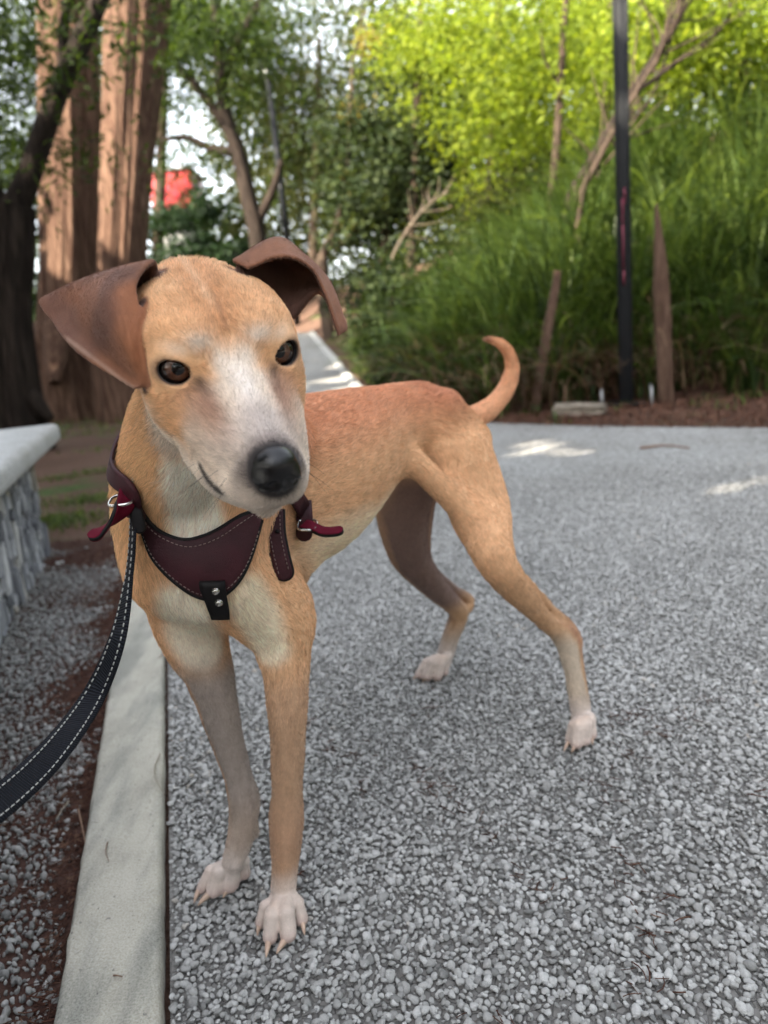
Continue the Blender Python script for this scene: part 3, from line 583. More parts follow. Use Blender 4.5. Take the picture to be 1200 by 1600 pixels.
def lamp_post(label, b, hgt, w, detail):
    lp = empty('lamp_post', tuple(b), label=label, cat='lamp post', group='park lamp posts')
    if detail:
        pf = norm([-.32, -.95, 0]); ps = norm(np.cross(EZ, pf)); pole = link('pole', mesh(*boxv(b+EZ*(hgt/2-.1), ps, pf, EZ, w*.5, w*.5, hgt/2+.1, .012), 'pole'), MK.m, lp)
        link('rib', mesh(*joinv([boxv(b+EZ*(hgt/2)+pf*w*.5+ps*w*k, ps, pf, EZ, w*.09, .010, hgt/2-.02, .004) for k in (-.40, .40)]), 'rib'), MK.m, pole)
        link('base_plate', mesh(*boxv(b+EZ*.012, ps, pf, EZ, .13, .13, .012, .003), 'base_plate'), MK.m, lp)
        for i, j in ((-1, -1), (1, -1), (1, 1), (-1, 1)):
            q = b+ps*i*.165+pf*j*.12-EZ*.06; link('anchor_bolt', mesh(*cyl(q, q+EZ*.19, .009, .009, 8), 'anchor_bolt'), MST.m, lp)
        zz = [(1.00, .16), (1.22, .03), (1.28, .06), (.84, .05), (1.36, .05)]
        for z_, l_ in zz:
            link('paint_scuff', mesh(*boxv(b+EZ*(z_+l_/2)+pf*(w*.5+.0016)+ps*RNG.uniform(-.008, .008), ps, pf, EZ, .006, .0016, l_), 'paint_scuff'), MR.m, lp)
    else:
        link('pole', mesh(*cyl(b-EZ*.1, b+EZ*(hgt-.3), w*.55, w*.42, 12), 'pole'), MK.m, lp)
    top = b+EZ*hgt
    link('lantern_cap', mesh(*joinv([cyl(top+EZ*.02, top+EZ*.14, .21, .05, 8), cyl(top+EZ*.14, top+EZ*.2, .03, .01, 8)]), 'lantern_cap'), MK.m, lp)
    MG = Mat('lantern_glass', .2, .4); MG.color((.07, .08, .06)); MG.set(Transmission_Weight=.5)
    link('lantern_glass', mesh(*cyl(top-EZ*.26, top+EZ*.015, .09, .165, 8), 'lantern_glass'), MG.m, lp)
    link('lantern_frame', mesh(*joinv([cyl(top-EZ*.30+np.array([math.cos(a)*.095, math.sin(a)*.095, 0]), top+EZ*.02+np.array([math.cos(a)*.172, math.sin(a)*.172, 0]), .010, .010, 6) for a in np.linspace(0, 6.283, 4, endpoint=False)]+[cyl(top-EZ*.34, top-EZ*.265, .05, .10, 8)]), 'lantern_frame'), MK.m, lp)
    return lp
b = G(975, 634); b[2] = float(ground_z(b[0], b[1]))-.005
b = np.array([1.79, 5.25, 0]); b[2] = float(ground_z(b[0], b[1]))
lamp_post('near black lamp post with red scuffs between the tall grass and the path', b, 4.6, .094, True)
LY = float(_e[1])+1.6; b = aty(452, 400, LY); b[2] = float(ground_z(b[0], b[1])); top = aty(418, 108, LY)
lamp_post('distant thin lamp post with lantern in front of the weeping tree', b, float(top[2]-b[2]), .16, False)
# --- wooden stakes
def stake(label, a, b_, w, th, pointed, mat):
    a, b_ = np.asarray(a, float), np.asarray(b_, float); t_ = norm(b_-a); s_ = norm(np.cross(t_, [0, 1, 0])); n_ = np.cross(s_, t_); V, F = [], []; k = 18; r = np.random.default_rng(int(w*1e4))
    for i in range(k+1):
        u = i/k; c_ = a+(b_-a)*u; ww = w*(1-pointed*max(0, (u-.62)/.38)**1.1)*.5*(1+r.normal(0, .03)); of = s_*(w*.12*pointed*max(0, (u-.6)/.4)+r.normal(0, .002))
        for q1, q2 in ((-1, -1), (-.3, -1.15), (.4, -1.1), (1, -1), (1, 1), (-1, 1)): V.append(c_+of+s_*q1*ww+n_*q2*th*.5*(1-.6*pointed*max(0, (u-.8)/.2)))
    m_ = 6
    for i in range(k):
        for j in range(m_): F.append((i*m_+j, i*m_+(j+1) % m_, (i+1)*m_+(j+1) % m_, (i+1)*m_+j))
    F += [tuple(range(m_-1, -1, -1)), tuple(range(k*m_, k*m_+m_))]
    return link('wooden_stake', mesh(V, F, 'wooden_stake', smooth=False), mat, label=label, cat='stake', group='weathered stakes in the verge')
MW = Mat('weathered_wood', .9, .15); nw = MW.noise(MW.pos((40, 40, 3)), 2, 6, .7); MW.color(MW.ramp(nw, [(.3, (.035, .020, .014)), (.5, (.085, .050, .034)), (.75, (.16, .105, .075))])); MW.bump(nw, .8, .01)
a = aty(1041, 632, 5.12); a[2] = float(ground_z(a[0], a[1]))-.15; stake('broad splintered wooden stake right of the near lamp post', a, aty(1029, 318, 5.12), .098, .05, .9, MW.m)
a = aty(826, 618, 5.35); a[2] = float(ground_z(a[0], a[1]))-.15; stake('thin leaning wooden stake in the grass left of the near lamp post', a, aty(872, 424, 5.5), .062, .045, .3, MW.m)
# --- broken concrete piece by the lamp
bm = bmesh.new(); bmesh.ops.create_cube(bm, size=2); bmesh.ops.subdivide_edges(bm, edges=bm.edges[:], cuts=4, use_grid_fill=True)
c_ = G(914, 650); V = np.array([v.co[:] for v in bm.verts]); bm.verts.index_update(); F = [tuple(q.index for q in f.verts) for f in bm.faces]; bm.free()
V = V*(.17, .12, .040)*(1+.10*np.stack([vnoise(V, 2.4, 31+i) for i in range(3)], -1)); V[:, 2] *= (1-.45*ss(-.05, .21, V[:, 0])); V[:, 2] += .03
ca_, sa_ = math.cos(-.35), math.sin(-.35); V = np.stack([V[:, 0]*ca_-V[:, 1]*sa_, V[:, 0]*sa_+V[:, 1]*ca_, V[:, 2]], -1)+np.array([c_[0], c_[1]+.12, float(ground_z(c_[0], c_[1]))])
MC = Mat('broken_concrete', .9, .2); MC.color(MC.ramp(MC.noise(MC.pos(), 14, 6, .65), [(.3, (.10, .08, .06)), (.7, (.30, .26, .21))])); MC.bump(MC.noise(MC.pos(), 40, 5), .6, .01)
link('concrete_block', mesh(V, F, 'concrete_block'), MC.m, label='broken pale concrete block lying at the path edge by the lamp post', cat='concrete block')
# --- far shed with red upper wall
y = 26.0; c0 = aty(283, 333, y); c1 = aty(283, 276, y); gz = float(ground_z(c0[0], y)); MRd = Mat('red_wall', .5, .3); MRd.color((.34, .028, .036)); MWh = Mat('pale_wall', .8, .2); MWh.color(MWh.ramp(MWh.noise(MWh.pos(), 2, 4), [(.3, (.16, .16, .15)), (.7, (.26, .26, .25))]))
sh = empty('shed', (c0[0], y, gz), label='distant shed with bright red upper wall seen between the trunks', cat='shed')
hw = .66
link('lower_wall', mesh(*boxv((c0[0], y, (gz+c0[2])/2), EX, EY, EZ, hw*.97, .9, (c0[2]-gz)/2), 'lower_wall'), MWh.m, sh)
link('upper_wall', mesh(*boxv((c0[0], y, (c0[2]+c1[2])/2+.003), EX, EY, EZ, hw, .93, (c1[2]-c0[2])/2, .02), 'upper_wall'), MRd.m, sh)
link('roof', mesh(*boxv((c0[0], y, c1[2]+.05), EX, EY, EZ, hw+.08, 1.0, .04, .01), 'roof'), MWh.m, sh)
# --- twigs and scraps
MT = Mat('twig_bark', .85, .2); MT.color((.19, .12, .085)); MTP = Mat('dry_stem', .8, .2); MTP.color((.25, .22, .17))
def twig(label, pts, r, mat, z=.018):
    P = [G(a, b, z) for a, b in pts]; P[len(P)//2][2] += .004; V, F = tube(P, np.linspace(r, r*.5, len(P)), seg=6, n=5); link('twig', mesh(V, F, 'twig'), mat, label=label, cat='twig', group='twigs on the ground')
twig('curved dry leaf stem lying on the kerb', [(250, 1178), (242, 1200), (246, 1225), (258, 1242)], .0012, MTP.m, .0195)
twig('short dark twig near the middle of the kerb', [(168, 1316), (166, 1335), (170, 1346)], .0009, MT.m, .0185)
twig('tiny bent twig near the lower end of the kerb', [(178, 1524), (184, 1529), (191, 1526)], .0012, MT.m, .0185)
twig('brown twig leaning on the left edge of the kerb', [(122, 1264), (128, 1290), (134, 1320)], .0016, MT.m, .012)
twig('thin straw on the gravel below the leash', [(108, 1252), (98, 1268), (88, 1280)], .0012, MTP.m, .009)
twig('small twig on the upper part of the kerb', [(248, 1028), (256, 1024), (262, 1018)], .0011, MT.m, .0185)
twig('stray stick on the far side of the path under the lamp', [(1000, 700), (1040, 697), (1078, 700)], .007, MT.m, .006)
MPp = Mat('paper', .8, .2); MPp.color((.75, .75, .74))
for lb, (a, b_), s_ in (('white scrap on the bare earth beside the dog\'s neck', (186, 697), .016), ('white scrap on the gravel next to the bench', (94, 882), .012)):
    c_ = G(a, b_); c_[2] = float(ground_z(c_[0], c_[1]))+.006; V, F = boxv(c_, norm([1, .4, .1]), norm([-.4, 1, 0]), EZ, s_, s_*.6, .003, .001); V = V+RNG.normal(0, s_*.08, V.shape); link('paper_scrap', mesh(V, F, 'paper_scrap'), MPp.m, label=lb, cat='litter', group='white scraps')
# ================================================================== the dog
HS = 1.12
HR = np.array([[-0.9175, 0.3853, 0.0986], [-0.3930, -0.8401, -0.3738], [-0.0612, -0.3817, 0.9222]])
HT = np.array([-0.1240, 0.6023, 0.6617])
def HL(x, y, z):                          # head frame (cm): x dog's right, y to the nose, z up
    return HR@(np.array([x, y, z], float)*.01*HS) + HT
def HI(P):                                # inverse, for arrays
    return ((np.asarray(P)-HT)@HR)/(.01*HS)
DO = np.array([-.19, .795, 0]); DA = np.array([.643, .766, 0]); DL = np.array([.766, -.643, 0])
def D(s, t, z):                           # body frame (m): s towards the tail, t to the dog's left, z up
    return DO + DA*s + DL*t + np.array([0, 0, z])
def DI(P):
    q = np.asarray(P)-DO
    return np.stack([q@DA, q@DL, q[..., 2]], -1)

def catmull(P, n):
    P = np.asarray(P, float); P = np.concatenate([2*P[:1]-P[1:2], P, 2*P[-1:]-P[-2:-1]])
    out = []
    for i in range(1, len(P)-2):
        t = np.linspace(0, 1, n, endpoint=(i == len(P)-3)).reshape((-1,)+(1,)*(P.ndim-1))
        a, b, c, d = P[i-1], P[i], P[i+1], P[i+2]
        out.append(.5*(2*b+(c-a)*t+(2*a-5*b+4*c-d)*t**2+(3*b-a-3*c+d)*t**3))
    return np.concatenate(out)
PR = []                                    # the shapes the body is blended from
def rc(a, b, ra, rb, k=.02, ax=None, sq=1.0, tag='b', sub=False, flow=None):
    a = np.asarray(a, float); b = np.asarray(b, float)
    PR.append(dict(t='rc', a=a, b=b, ra=ra, rb=rb, k=k, ax=None if ax is None else norm(ax), sq=sq, tag=tag, sub=sub, flow=norm(b-a) if flow is None else norm(flow)))
def el(c, r, axes, k=.02, tag='b', sub=False, flow=(0, 0, -1)):
    PR.append(dict(t='el', c=np.asarray(c, float), r=np.asarray(r, float), R=np.asarray(axes, float), k=k, tag=tag, sub=sub, flow=norm(flow)))
def chain(pts, k=.02, tag='b', n=4, ax=None, sq=1.0, sub=False, flow=None):
    A = catmull(np.array([[*p, r] for p, r in pts]), n)
    segs = [dict(t='rc', a=p[:3], b=q[:3], ra=p[3], rb=q[3], k=k, ax=None if ax is None else norm(ax), sq=sq, tag=tag, flow=norm(q[:3]-p[:3]) if flow is None else norm(flow)) for p, q in zip(A, A[1:])]
    PR.append(dict(t='ch', segs=segs, k=k, tag=tag, sub=sub))
def d_of(p, X, Y, Z):
    if p['t'] == 'rc':
        a, b = p['a'], p['b']; ab = b-a
        a_ = [float(q) for q in a]; px, py, pz = X-a_[0], Y-a_[1], Z-a_[2]
        if p['ax'] is not None:
            n = p['ax']; q = (px*n[0]+py*n[1]+pz*n[2])*(p['sq']-1)
            px, py, pz = px+q*n[0], py+q*n[1], pz+q*n[2]
            q2 = (ab@n)*(p['sq']-1); ab = ab+q2*n
        L2 = max(ab@ab, 1e-12)
        t = np.clip((px*ab[0]+py*ab[1]+pz*ab[2])/L2, 0, 1)
        d = np.sqrt((px-t*ab[0])**2+(py-t*ab[1])**2+(pz-t*ab[2])**2) - (p['ra']+(p['rb']-p['ra'])*t)
        return d/max(1, (1+p['sq'])*.5) if p['sq'] > 1 else d
    if p['t'] == 'el':
        px, py, pz = X-p['c'][0], Y-p['c'][1], Z-p['c'][2]; k0 = 0; k1 = 0
        for i in range(3):
            e = p['R'][i]; q = px*e[0]+py*e[1]+pz*e[2]
            k0 = k0+(q/p['r'][i])**2; k1 = k1+(q/p['r'][i]**2)**2
        k0 = np.sqrt(k0); return k0*(k0-1)/np.sqrt(k1).clip(1e-6)
    if p['t'] == 'ch':
        return np.min([d_of(q, X, Y, Z) for q in p['segs']], 0)
    # sheet: nearest sample of a patch
    S, r = p['S'], p['r']
    P = np.stack(np.broadcast_arrays(X, Y, Z), -1).reshape(-1, 3).astype(np.float32)
    out = np.full(len(P), 1e3, np.float32)
    c = S.mean(0); S0 = (S-c).astype(np.float32); s2 = (S0**2).sum(1)
    for i in range(0, len(P), 1500):
        q = P[i:i+1500]-c.astype(np.float32)
        d2 = (q**2).sum(1)[:, None]-2*q@S0.T+s2[None]
        j = d2.argmin(1)
        out[i:i+1500] = np.sqrt(np.maximum(d2[np.arange(len(q)), j], 0))-r[j]
    return out.reshape(np.broadcast(X, Y, Z).shape)
def bbox(p, m):
    if p['t'] == 'rc':
        r = max(p['ra'], p['rb']); lo = np.minimum(p['a'], p['b'])-r; hi = np.maximum(p['a'], p['b'])+r
    elif p['t'] == 'el':
        r = np.sqrt(((p['R']*p['r'][:, None])**2).sum(0)); lo = p['c']-r; hi = p['c']+r
    elif p['t'] == 'ch':
        B = [bbox(q, 0) for q in p['segs']]; lo = np.min([q[0] for q in B], 0); hi = np.max([q[1] for q in B], 0)
    else:
        lo = p['S'].min(0)-p['r'].max(); hi = p['S'].max(0)+p['r'].max()
    return lo-m, hi+m
def sheet(rows, thick, n=22, k=.004, tag='ear'):
    P = np.array([[at(*q) for q in r] for r in rows])
    R = np.broadcast_to(np.asarray(thick, float)[:, None], P.shape[:2])[..., None]
    A = np.concatenate([P, R], -1)
    A = catmull(A, n); A = catmull(A.transpose(1, 0, 2), n).transpose(1, 0, 2)
    fl = np.gradient(A[..., :3], axis=0)
    PR.append(dict(t='sh', S=A[..., :3].reshape(-1, 3), r=A[..., 3].reshape(-1), k=k, tag=tag, sub=False, flow=norm(fl.reshape(-1, 3))))
    return A[..., :3]

h = .01*HS
Hx, Hy, Hz = HR[:, 0], HR[:, 1], HR[:, 2]
back = -Hy
# --- head
el(HL(0, .2, .4), (4.9*h, 6.0*h, 3.95*h), HR.T, k=.01, tag='skull', flow=back+.2*Hz)
for s in (1, -1):
    el(HL(2.5*s, .6, 1.4), (2.75*h, 4.6*h, 3.0*h), HR.T, k=.02, tag='skull', flow=back+.2*Hz)
    el(HL(3.3*s, 2.4, -1.6), (1.8*h, 3.7*h, 3.3*h), HR.T, k=.022, tag='cheek', flow=back-.5*Hz)
    rc(HL(2.3*s, 4.3, 2.3), HL(3.2*s, 3.5, 2.6), 1.45*h, 1.2*h, k=.014, tag='brow', flow=back+.4*Hz+.4*s*Hx)
    rc(HL(2.6*s, 4.0, -1.8), HL(1.5*s, 9.0, -3.2), 2.3*h, 1.9*h, k=.016, tag='cheek', flow=back)
    chain([(HL(2.15*s, 6.4, -4.35), 1.95*h), (HL(1.8*s, 9.2, -4.8), 1.72*h), (HL(1.0*s, 11.7, -4.55), 1.36*h), (HL(.7*s, 12.4, -4.2), 1.15*h)], k=.009, tag='muzzle', flow=back-.3*Hz)
rc(HL(0, 5.0, .3), HL(0, 12.4, -2.4), 1.75*h, 1.25*h, k=.016, tag='muzzle', flow=back)
rc(HL(0, 4.5, -2.0), HL(0, 11.5, -3.5), 2.9*h, 1.75*h, k=.02, tag='muzzle', flow=back)
rc(HL(0, 2.2, -5.4), HL(0, 10.6, -6.5), 2.5*h, 1.05*h, k=.008, tag='jaw', flow=back)
for s in (1, -1):
    rc(HL(2.7*s, .8, -3.6), HL(1.6*s, 6.4, -5.4), 2.0*h, 1.5*h, k=.014, tag='jaw', flow=back-.3*Hz)
# --- neck
NB = D(.02, 0, .515)
chain([(HL(-.2, -1.5, -.5), 4.0*h), (HL(-.5, -3.0, -4.0), 4.4*h), (D(-.03, .010, .575), .054), (D(-.012, .004, .51), .062)], k=.03, tag='neck')
chain([(HL(0, -1.4, -5.4), 3.4*h), (D(-.055, 0, .52), .050), (D(-.045, 0, .45), .052)], k=.03, tag='neck')
rc(HL(0, -5, .5), D(.08, 0, .545), .045, .045, k=.03, tag='neck')
# --- trunk (narrower across than deep)
trunk = [(-.03, .470, .064), (.05, .478, .090), (.14, .487, .100), (.23, .505, .083), (.315, .526, .057), (.40, .522, .054), (.465, .510, .046)]
chain([(D(s0, 0, z0), r0) for s0, z0, r0 in trunk], k=.03, ax=DL, sq=1.32, tag='trunk')
rc(D(-.05, 0, .43), D(.06, 0, .405), .040, .048, k=.04, tag='chest', flow=(0, 0, -1))           # breastbone
rc(D(.06, 0, .565), D(.40, 0, .558), .018, .018, k=.03, tag='trunk')                            # spine ridge
for s in (1, -1):
    el(D(.405, .040*s, .553), (.018, .012, .012), np.eye(3), k=.022, tag='trunk', flow=DA)       # hip bones
    rc(D(.415, .032*s, .530), D(.49, .028*s, .485), .032, .030, k=.03, tag='rump', flow=DA-.6*np.array([0, 0, 1]))
# --- front legs
for s in (1, -1):
    chain([(D(.07, .034*s, .55), .038), (D(-.03, .046*s, .45), .044), (D(.012, .052*s, .375), .040)], k=.035, tag='shoulder')
chain([(D(-.02, .044, .44), .043), (aty(434, 950, .775), .039), (aty(441, 1010, .772), .031), (aty(447, 1050, .768), .0255), (aty(449, 1120, .762), .0215), (aty(449, 1225, .760), .0172), (aty(447, 1272, .760), .0200), (aty(447, 1300, .757), .0198), (aty(446, 1348, .752), .0156), (aty(442, 1398, .742), .0150)], .016, 'fleg_l')
rc(aty(458, 1000, .80), aty(456, 1050, .787), .018, .013, k=.016, tag='fleg_l')                  # elbow
rc(aty(437, 1302, .765), aty(437, 1304, .772), .010, .010, k=.008, tag='fleg_l', flow=(0, 0, -1))
chain([(D(-.02, -.044, .44), .043), (aty(288, 950, .81), .041), (aty(306, 1005, .813), .036), (aty(322, 1045, .815), .0285), (aty(340, 1100, .815), .0235), (aty(366, 1195, .813), .0168), (aty(380, 1246, .812), .0190), (aty(381, 1272, .810), .0185), (aty(374, 1315, .803), .0162), (aty(364, 1345, .795), .0135)], .016, 'fleg_r')
rc(aty(325, 985, .85), aty(338, 1050, .835), .022, .015, k=.018, tag='fleg_r')
rc(aty(398, 1290, .815), aty(399, 1302, .817), .006, .006, k=.008, tag='fleg_r', flow=(0, 0, -1))   # dew claw pad
# --- hind legs
hipL, hipR = D(.425, .040, .475), D(.425, -.040, .475)
chain([(hipL, .052), (D(.422, .076, .40), .043), (aty(770, 866, 1.0), .029), (aty(806, 920, 1.022), .0215), (aty(850, 968, 1.062), .0142), (aty(884, 999, 1.09), .0185), (aty(897, 1050, 1.09), .0160), (aty(907, 1105, 1.083), .0158), (aty(909, 1128, 1.073), .0150)], .02, 'hleg_l')
rc(hipL+DA*.030, aty(784, 866, 1.045), .033, .019, k=.024, tag='hleg_l')                          # back of the thigh
chain([(aty(812, 906, 1.035), .0100), (aty(840, 930, 1.062), .0085), (aty(866, 956, 1.086), .0072), (aty(891, 985, 1.106), .0112), (aty(898, 1004, 1.102), .012)], k=.006, tag='hleg_l')    # heel tendon
chain([(hipR, .052), (D(.43, -.070, .40), .046), (aty(636, 858, 1.24), .036), (aty(668, 905, 1.28), .026), (aty(703, 940, 1.33), .0195), (aty(717, 958, 1.35), .0190), (aty(706, 990, 1.355), .0165), (aty(695, 1025, 1.355), .0162), (aty(689, 1036, 1.35), .0150)], .02, 'hleg_r')
rc(hipR+DA*.03, aty(650, 850, 1.29), .034, .022, k=.03, tag='hleg_r')
chain([(aty(680, 900, 1.33), .012), (aty(708, 920, 1.365), .0085), (aty(733, 938, 1.39), .0115), (aty(724, 956, 1.375), .011)], k=.012, tag='hleg_r')
rc(D(.32, .045, .48), D(.385, .088, .39), .017, .018, k=.03, tag='hleg_l')                       # flank fold
rc(D(.34, -.045, .48), D(.42, -.085, .39), .016, .018, k=.03, tag='hleg_r')
# --- tail
tl = [(690, 648, 1.16, .022), (728, 655, 1.20, .0195), (762, 640, 1.235, .0165), (788, 612, 1.255, .0140), (800, 580, 1.26, .0115), (795, 552, 1.255, .0090), (780, 536, 1.245, .0070), (762, 530, 1.235, .0045)]
chain([(aty(a, b, y), r) for a, b, y, r in tl], k=.012, tag='tail')
# --- paws: (knuckle px, tip px, claw tip px)
CLAWS = []
def toe(kn, tip, rk, rt, claw=None, cr=.0028, tag='paw'):
    tip = np.asarray(tip); kn = np.asarray(kn)
    mid = kn*.42+tip*.58; mid[2] = max(mid[2], kn[2]*.62+tip[2]*.38)+.006
    rc(kn, mid, rk*.85, rt*.86, k=.003, tag=tag); rc(mid, tip, rt*.86, rt*.88, k=.0016, tag=tag)
    if claw is not None: CLAWS.append((tip+norm(tip-mid)*rt*.45+np.array([0, 0, .0015]), np.asarray(claw), cr))
def g(px, py, z): return G(px, py, z)
KL = aty(441, 1378, .742)
toe(g(428, 1408, .030), g(408, 1441, .011), .0085, .0082, g(402, 1462, .004), .0034)
toe(g(434, 1412, .034), g(422, 1463, .012), .0092, .0104, g(416, 1496, .004), .0040)
toe(g(448, 1412, .034), g(450, 1459, .012), .0092, .0108, g(432, 1490, .004), .0040)
toe(g(459, 1404, .030), g(471, 1436, .011), .0085, .0086, g(476, 1461, .004), .0034)
rc(g(440, 1400, .016), g(441, 1432, .013), .012, .012, k=.008, tag='paw')
toe(g(352, 1350, .032), g(315, 1388, .010), .0085, .0080, g(303, 1411, .003), .0034)
toe(g(358, 1352, .034), g(334, 1391, .012), .0092, .0104, g(309, 1415, .004), .0040)
toe(g(372, 1352, .034), g(362, 1381, .012), .0092, .0106, g(348, 1403, .004), .0038)
toe(g(380, 1346, .030), g(382, 1364, .011), .0095, .0092)
rc(g(368, 1360, .015), g(352, 1380, .012), .012, .012, k=.008, tag='paw')
toe(g(903, 1128, .036), g(891, 1155, .012), .0100, .0092, g(881, 1174, .004))
toe(g(908, 1128, .040), g(901, 1160, .014), .0110, .0115, g(893, 1176, .004), .003)
toe(g(916, 1126, .040), g(914, 1156, .014), .0110, .0110, None)
toe(g(922, 1120, .034), g(925, 1148, .011), .0100, .0090, g(926, 1164, .003), .0026)
rc(g(910, 1135, .018), g(907, 1150, .013), .013, .012, k=.008, tag='paw')
toe(g(684, 1028, .038), g(655, 1054, .012), .0105, .0100, g(645, 1062, .004))
toe(g(688, 1030, .040), g(668, 1056, .013), .0110, .0112, g(660, 1066, .004))
toe(g(694, 1030, .038), g(684, 1056, .013), .0110, .0108, g(680, 1065, .004))
toe(g(699, 1026, .034), g(695, 1050, .011), .0100, .0092)
rc(g(693, 1036, .018), g(676, 1050, .013), .013, .012, k=.008, tag='paw')
# --- ears
earR = sheet([[(240, 428, 0.570), (236, 448, 0.580), (230, 468, 0.584), (226, 492, 0.584)],
              [(236, 410, 0.556), (188, 421, 0.560), (128, 441, 0.570), (75, 467, 0.580)],
              [(210, 445, 0.538), (164, 462, 0.533), (118, 482, 0.564), (86, 502, 0.570)],
              [(222, 512, 0.530), (190, 528, 0.522), (152, 540, 0.549), (124, 550, 0.550)],
              [(236, 586, 0.533), (227, 596, 0.533), (218, 603, 0.534), (208, 605, 0.536)]], [.004, .0024, .0020, .0018, .0015])
earL = sheet([[(378, 430, 0.582), (405, 442, 0.600), (428, 462, 0.610), (445, 480, 0.612), (456, 492, 0.610)],
              [(374, 412, 0.587), (420, 402, 0.614), (452, 420, 0.624), (474, 445, 0.622), (498, 455, 0.612)],
              [(368, 408, 0.580), (431, 374, 0.597), (470, 398, 0.610), (510, 438, 0.614), (538, 505, 0.604)],
              [(388, 418, 0.570), (440, 400, 0.576), (484, 417, 0.586), (507, 458, 0.590), (530, 522, 0.594)]], [.004, .0026, .0021, .0017], n=34)
# --- carved details: eye openings, lip line, ear canal
EYE = [HL(3.32*s, 4.60, .98) for s in (1, -1)]
EYER = 1.22*h
for s, c in zip((1, -1), EYE):
    out = norm(HR@np.array([.34*s, .92, .12]))                       # where the eye looks
    side = norm(np.cross(out, Hz)); upv = np.cross(side, out)
    el(c, (EYER*1.24,)*3, np.eye(3), k=.008, tag='lid', flow=s*Hx-.2*Hz)
    tilt = norm(side*math.cos(.15)-upv*math.sin(.15)*s*-1); up2 = np.cross(tilt, out)
    el(c+out*EYER*1.0, (1.06*h, 1.3*h, .78*h), np.array([tilt, out, up2]), k=.0022, sub=True, tag='lid')
    el(c, (EYER*1.01,)*3, np.eye(3), k=.0006, sub=True, tag='lid')
lip = [(.5, 12.8, -5.35), (1.4, 11.7, -5.95), (2.35, 9.6, -6.2), (3.0, 8.0, -6.0), (3.45, 6.9, -5.4), (3.65, 6.2, -4.95)]
for s in (1, -1):
    chain([(HL(x*s, y, z), .0024 if y > 8.5 else .0034) for x, y, z in lip], k=.003, sub=True, tag='lip')
LIPS = [catmull(np.array([HL(x*s, y, z) for x, y, z in lip]), 8) for s in (1, -1)]

def axis(lo, hi, fine, h0, h1):
    xs = [lo]
    while xs[-1] < hi:
        x = xs[-1]; f = any(a <= x <= b for a, b in fine)
        nr = min([max(a-x, x-b, 0) for a, b in fine])
        xs.append(x+(h1 if f else min(h0, h1+nr*.25)))
    return np.array(xs, np.float32)
lo = np.min([bbox(p, .01)[0] for p in PR if not p['sub']], 0); hi = np.max([bbox(p, .01)[1] for p in PR if not p['sub']], 0)
hd = [HL(x, y, z) for x in (-5.5, 5.5) for y in (2, 15) for z in (-6, 4)]
AX = [axis(lo[0], hi[0], [(-.27, -.02)], .0040, FINE), axis(lo[1], hi[1], [(.49, .655)], .0040, FINE), axis(lo[2], hi[2], [(.53, .745), (-.01, .05)], .0040, FINE)]
def fill(PR, AX):
    V = np.full([len(a) for a in AX], .05, np.float32)
    for p in PR:
        l, u = bbox(p, p['k']+.006)
        sl = tuple(slice(np.searchsorted(AX[i], l[i]), np.searchsorted(AX[i], u[i])) for i in range(3))
        X, Y, Z = AX[0][sl[0]][:, None, None], AX[1][sl[1]][None, :, None], AX[2][sl[2]][None, None, :]
        if p['t'] == 'ch':
            d = np.full((X.size, Y.size, Z.size), .05, np.float32)
            for q in p['segs']:
                l, u = bbox(q, p['k']+.006)
                s2 = tuple(slice(np.searchsorted(AX[i], l[i])-sl[i].start, np.searchsorted(AX[i], u[i])-sl[i].start) for i in range(3))
                e = d[s2]; np.minimum(e, d_of(q, X[s2[0]], Y[:, s2[1]], Z[:, :, s2[2]]), out=e)
        else:
            d = d_of(p, X, Y, Z).astype(np.float32)
        v = V[sl]; k = p['k']
        if p['sub']:
            d = -d; hh = np.maximum(k-np.abs(v-d), 0)/k; V[sl] = np.maximum(v, d)+hh*hh*k*.25
        else:
            hh = np.maximum(k-np.abs(v-d), 0)/k; V[sl] = np.minimum(v, d)-hh*hh*k*.25
    return V
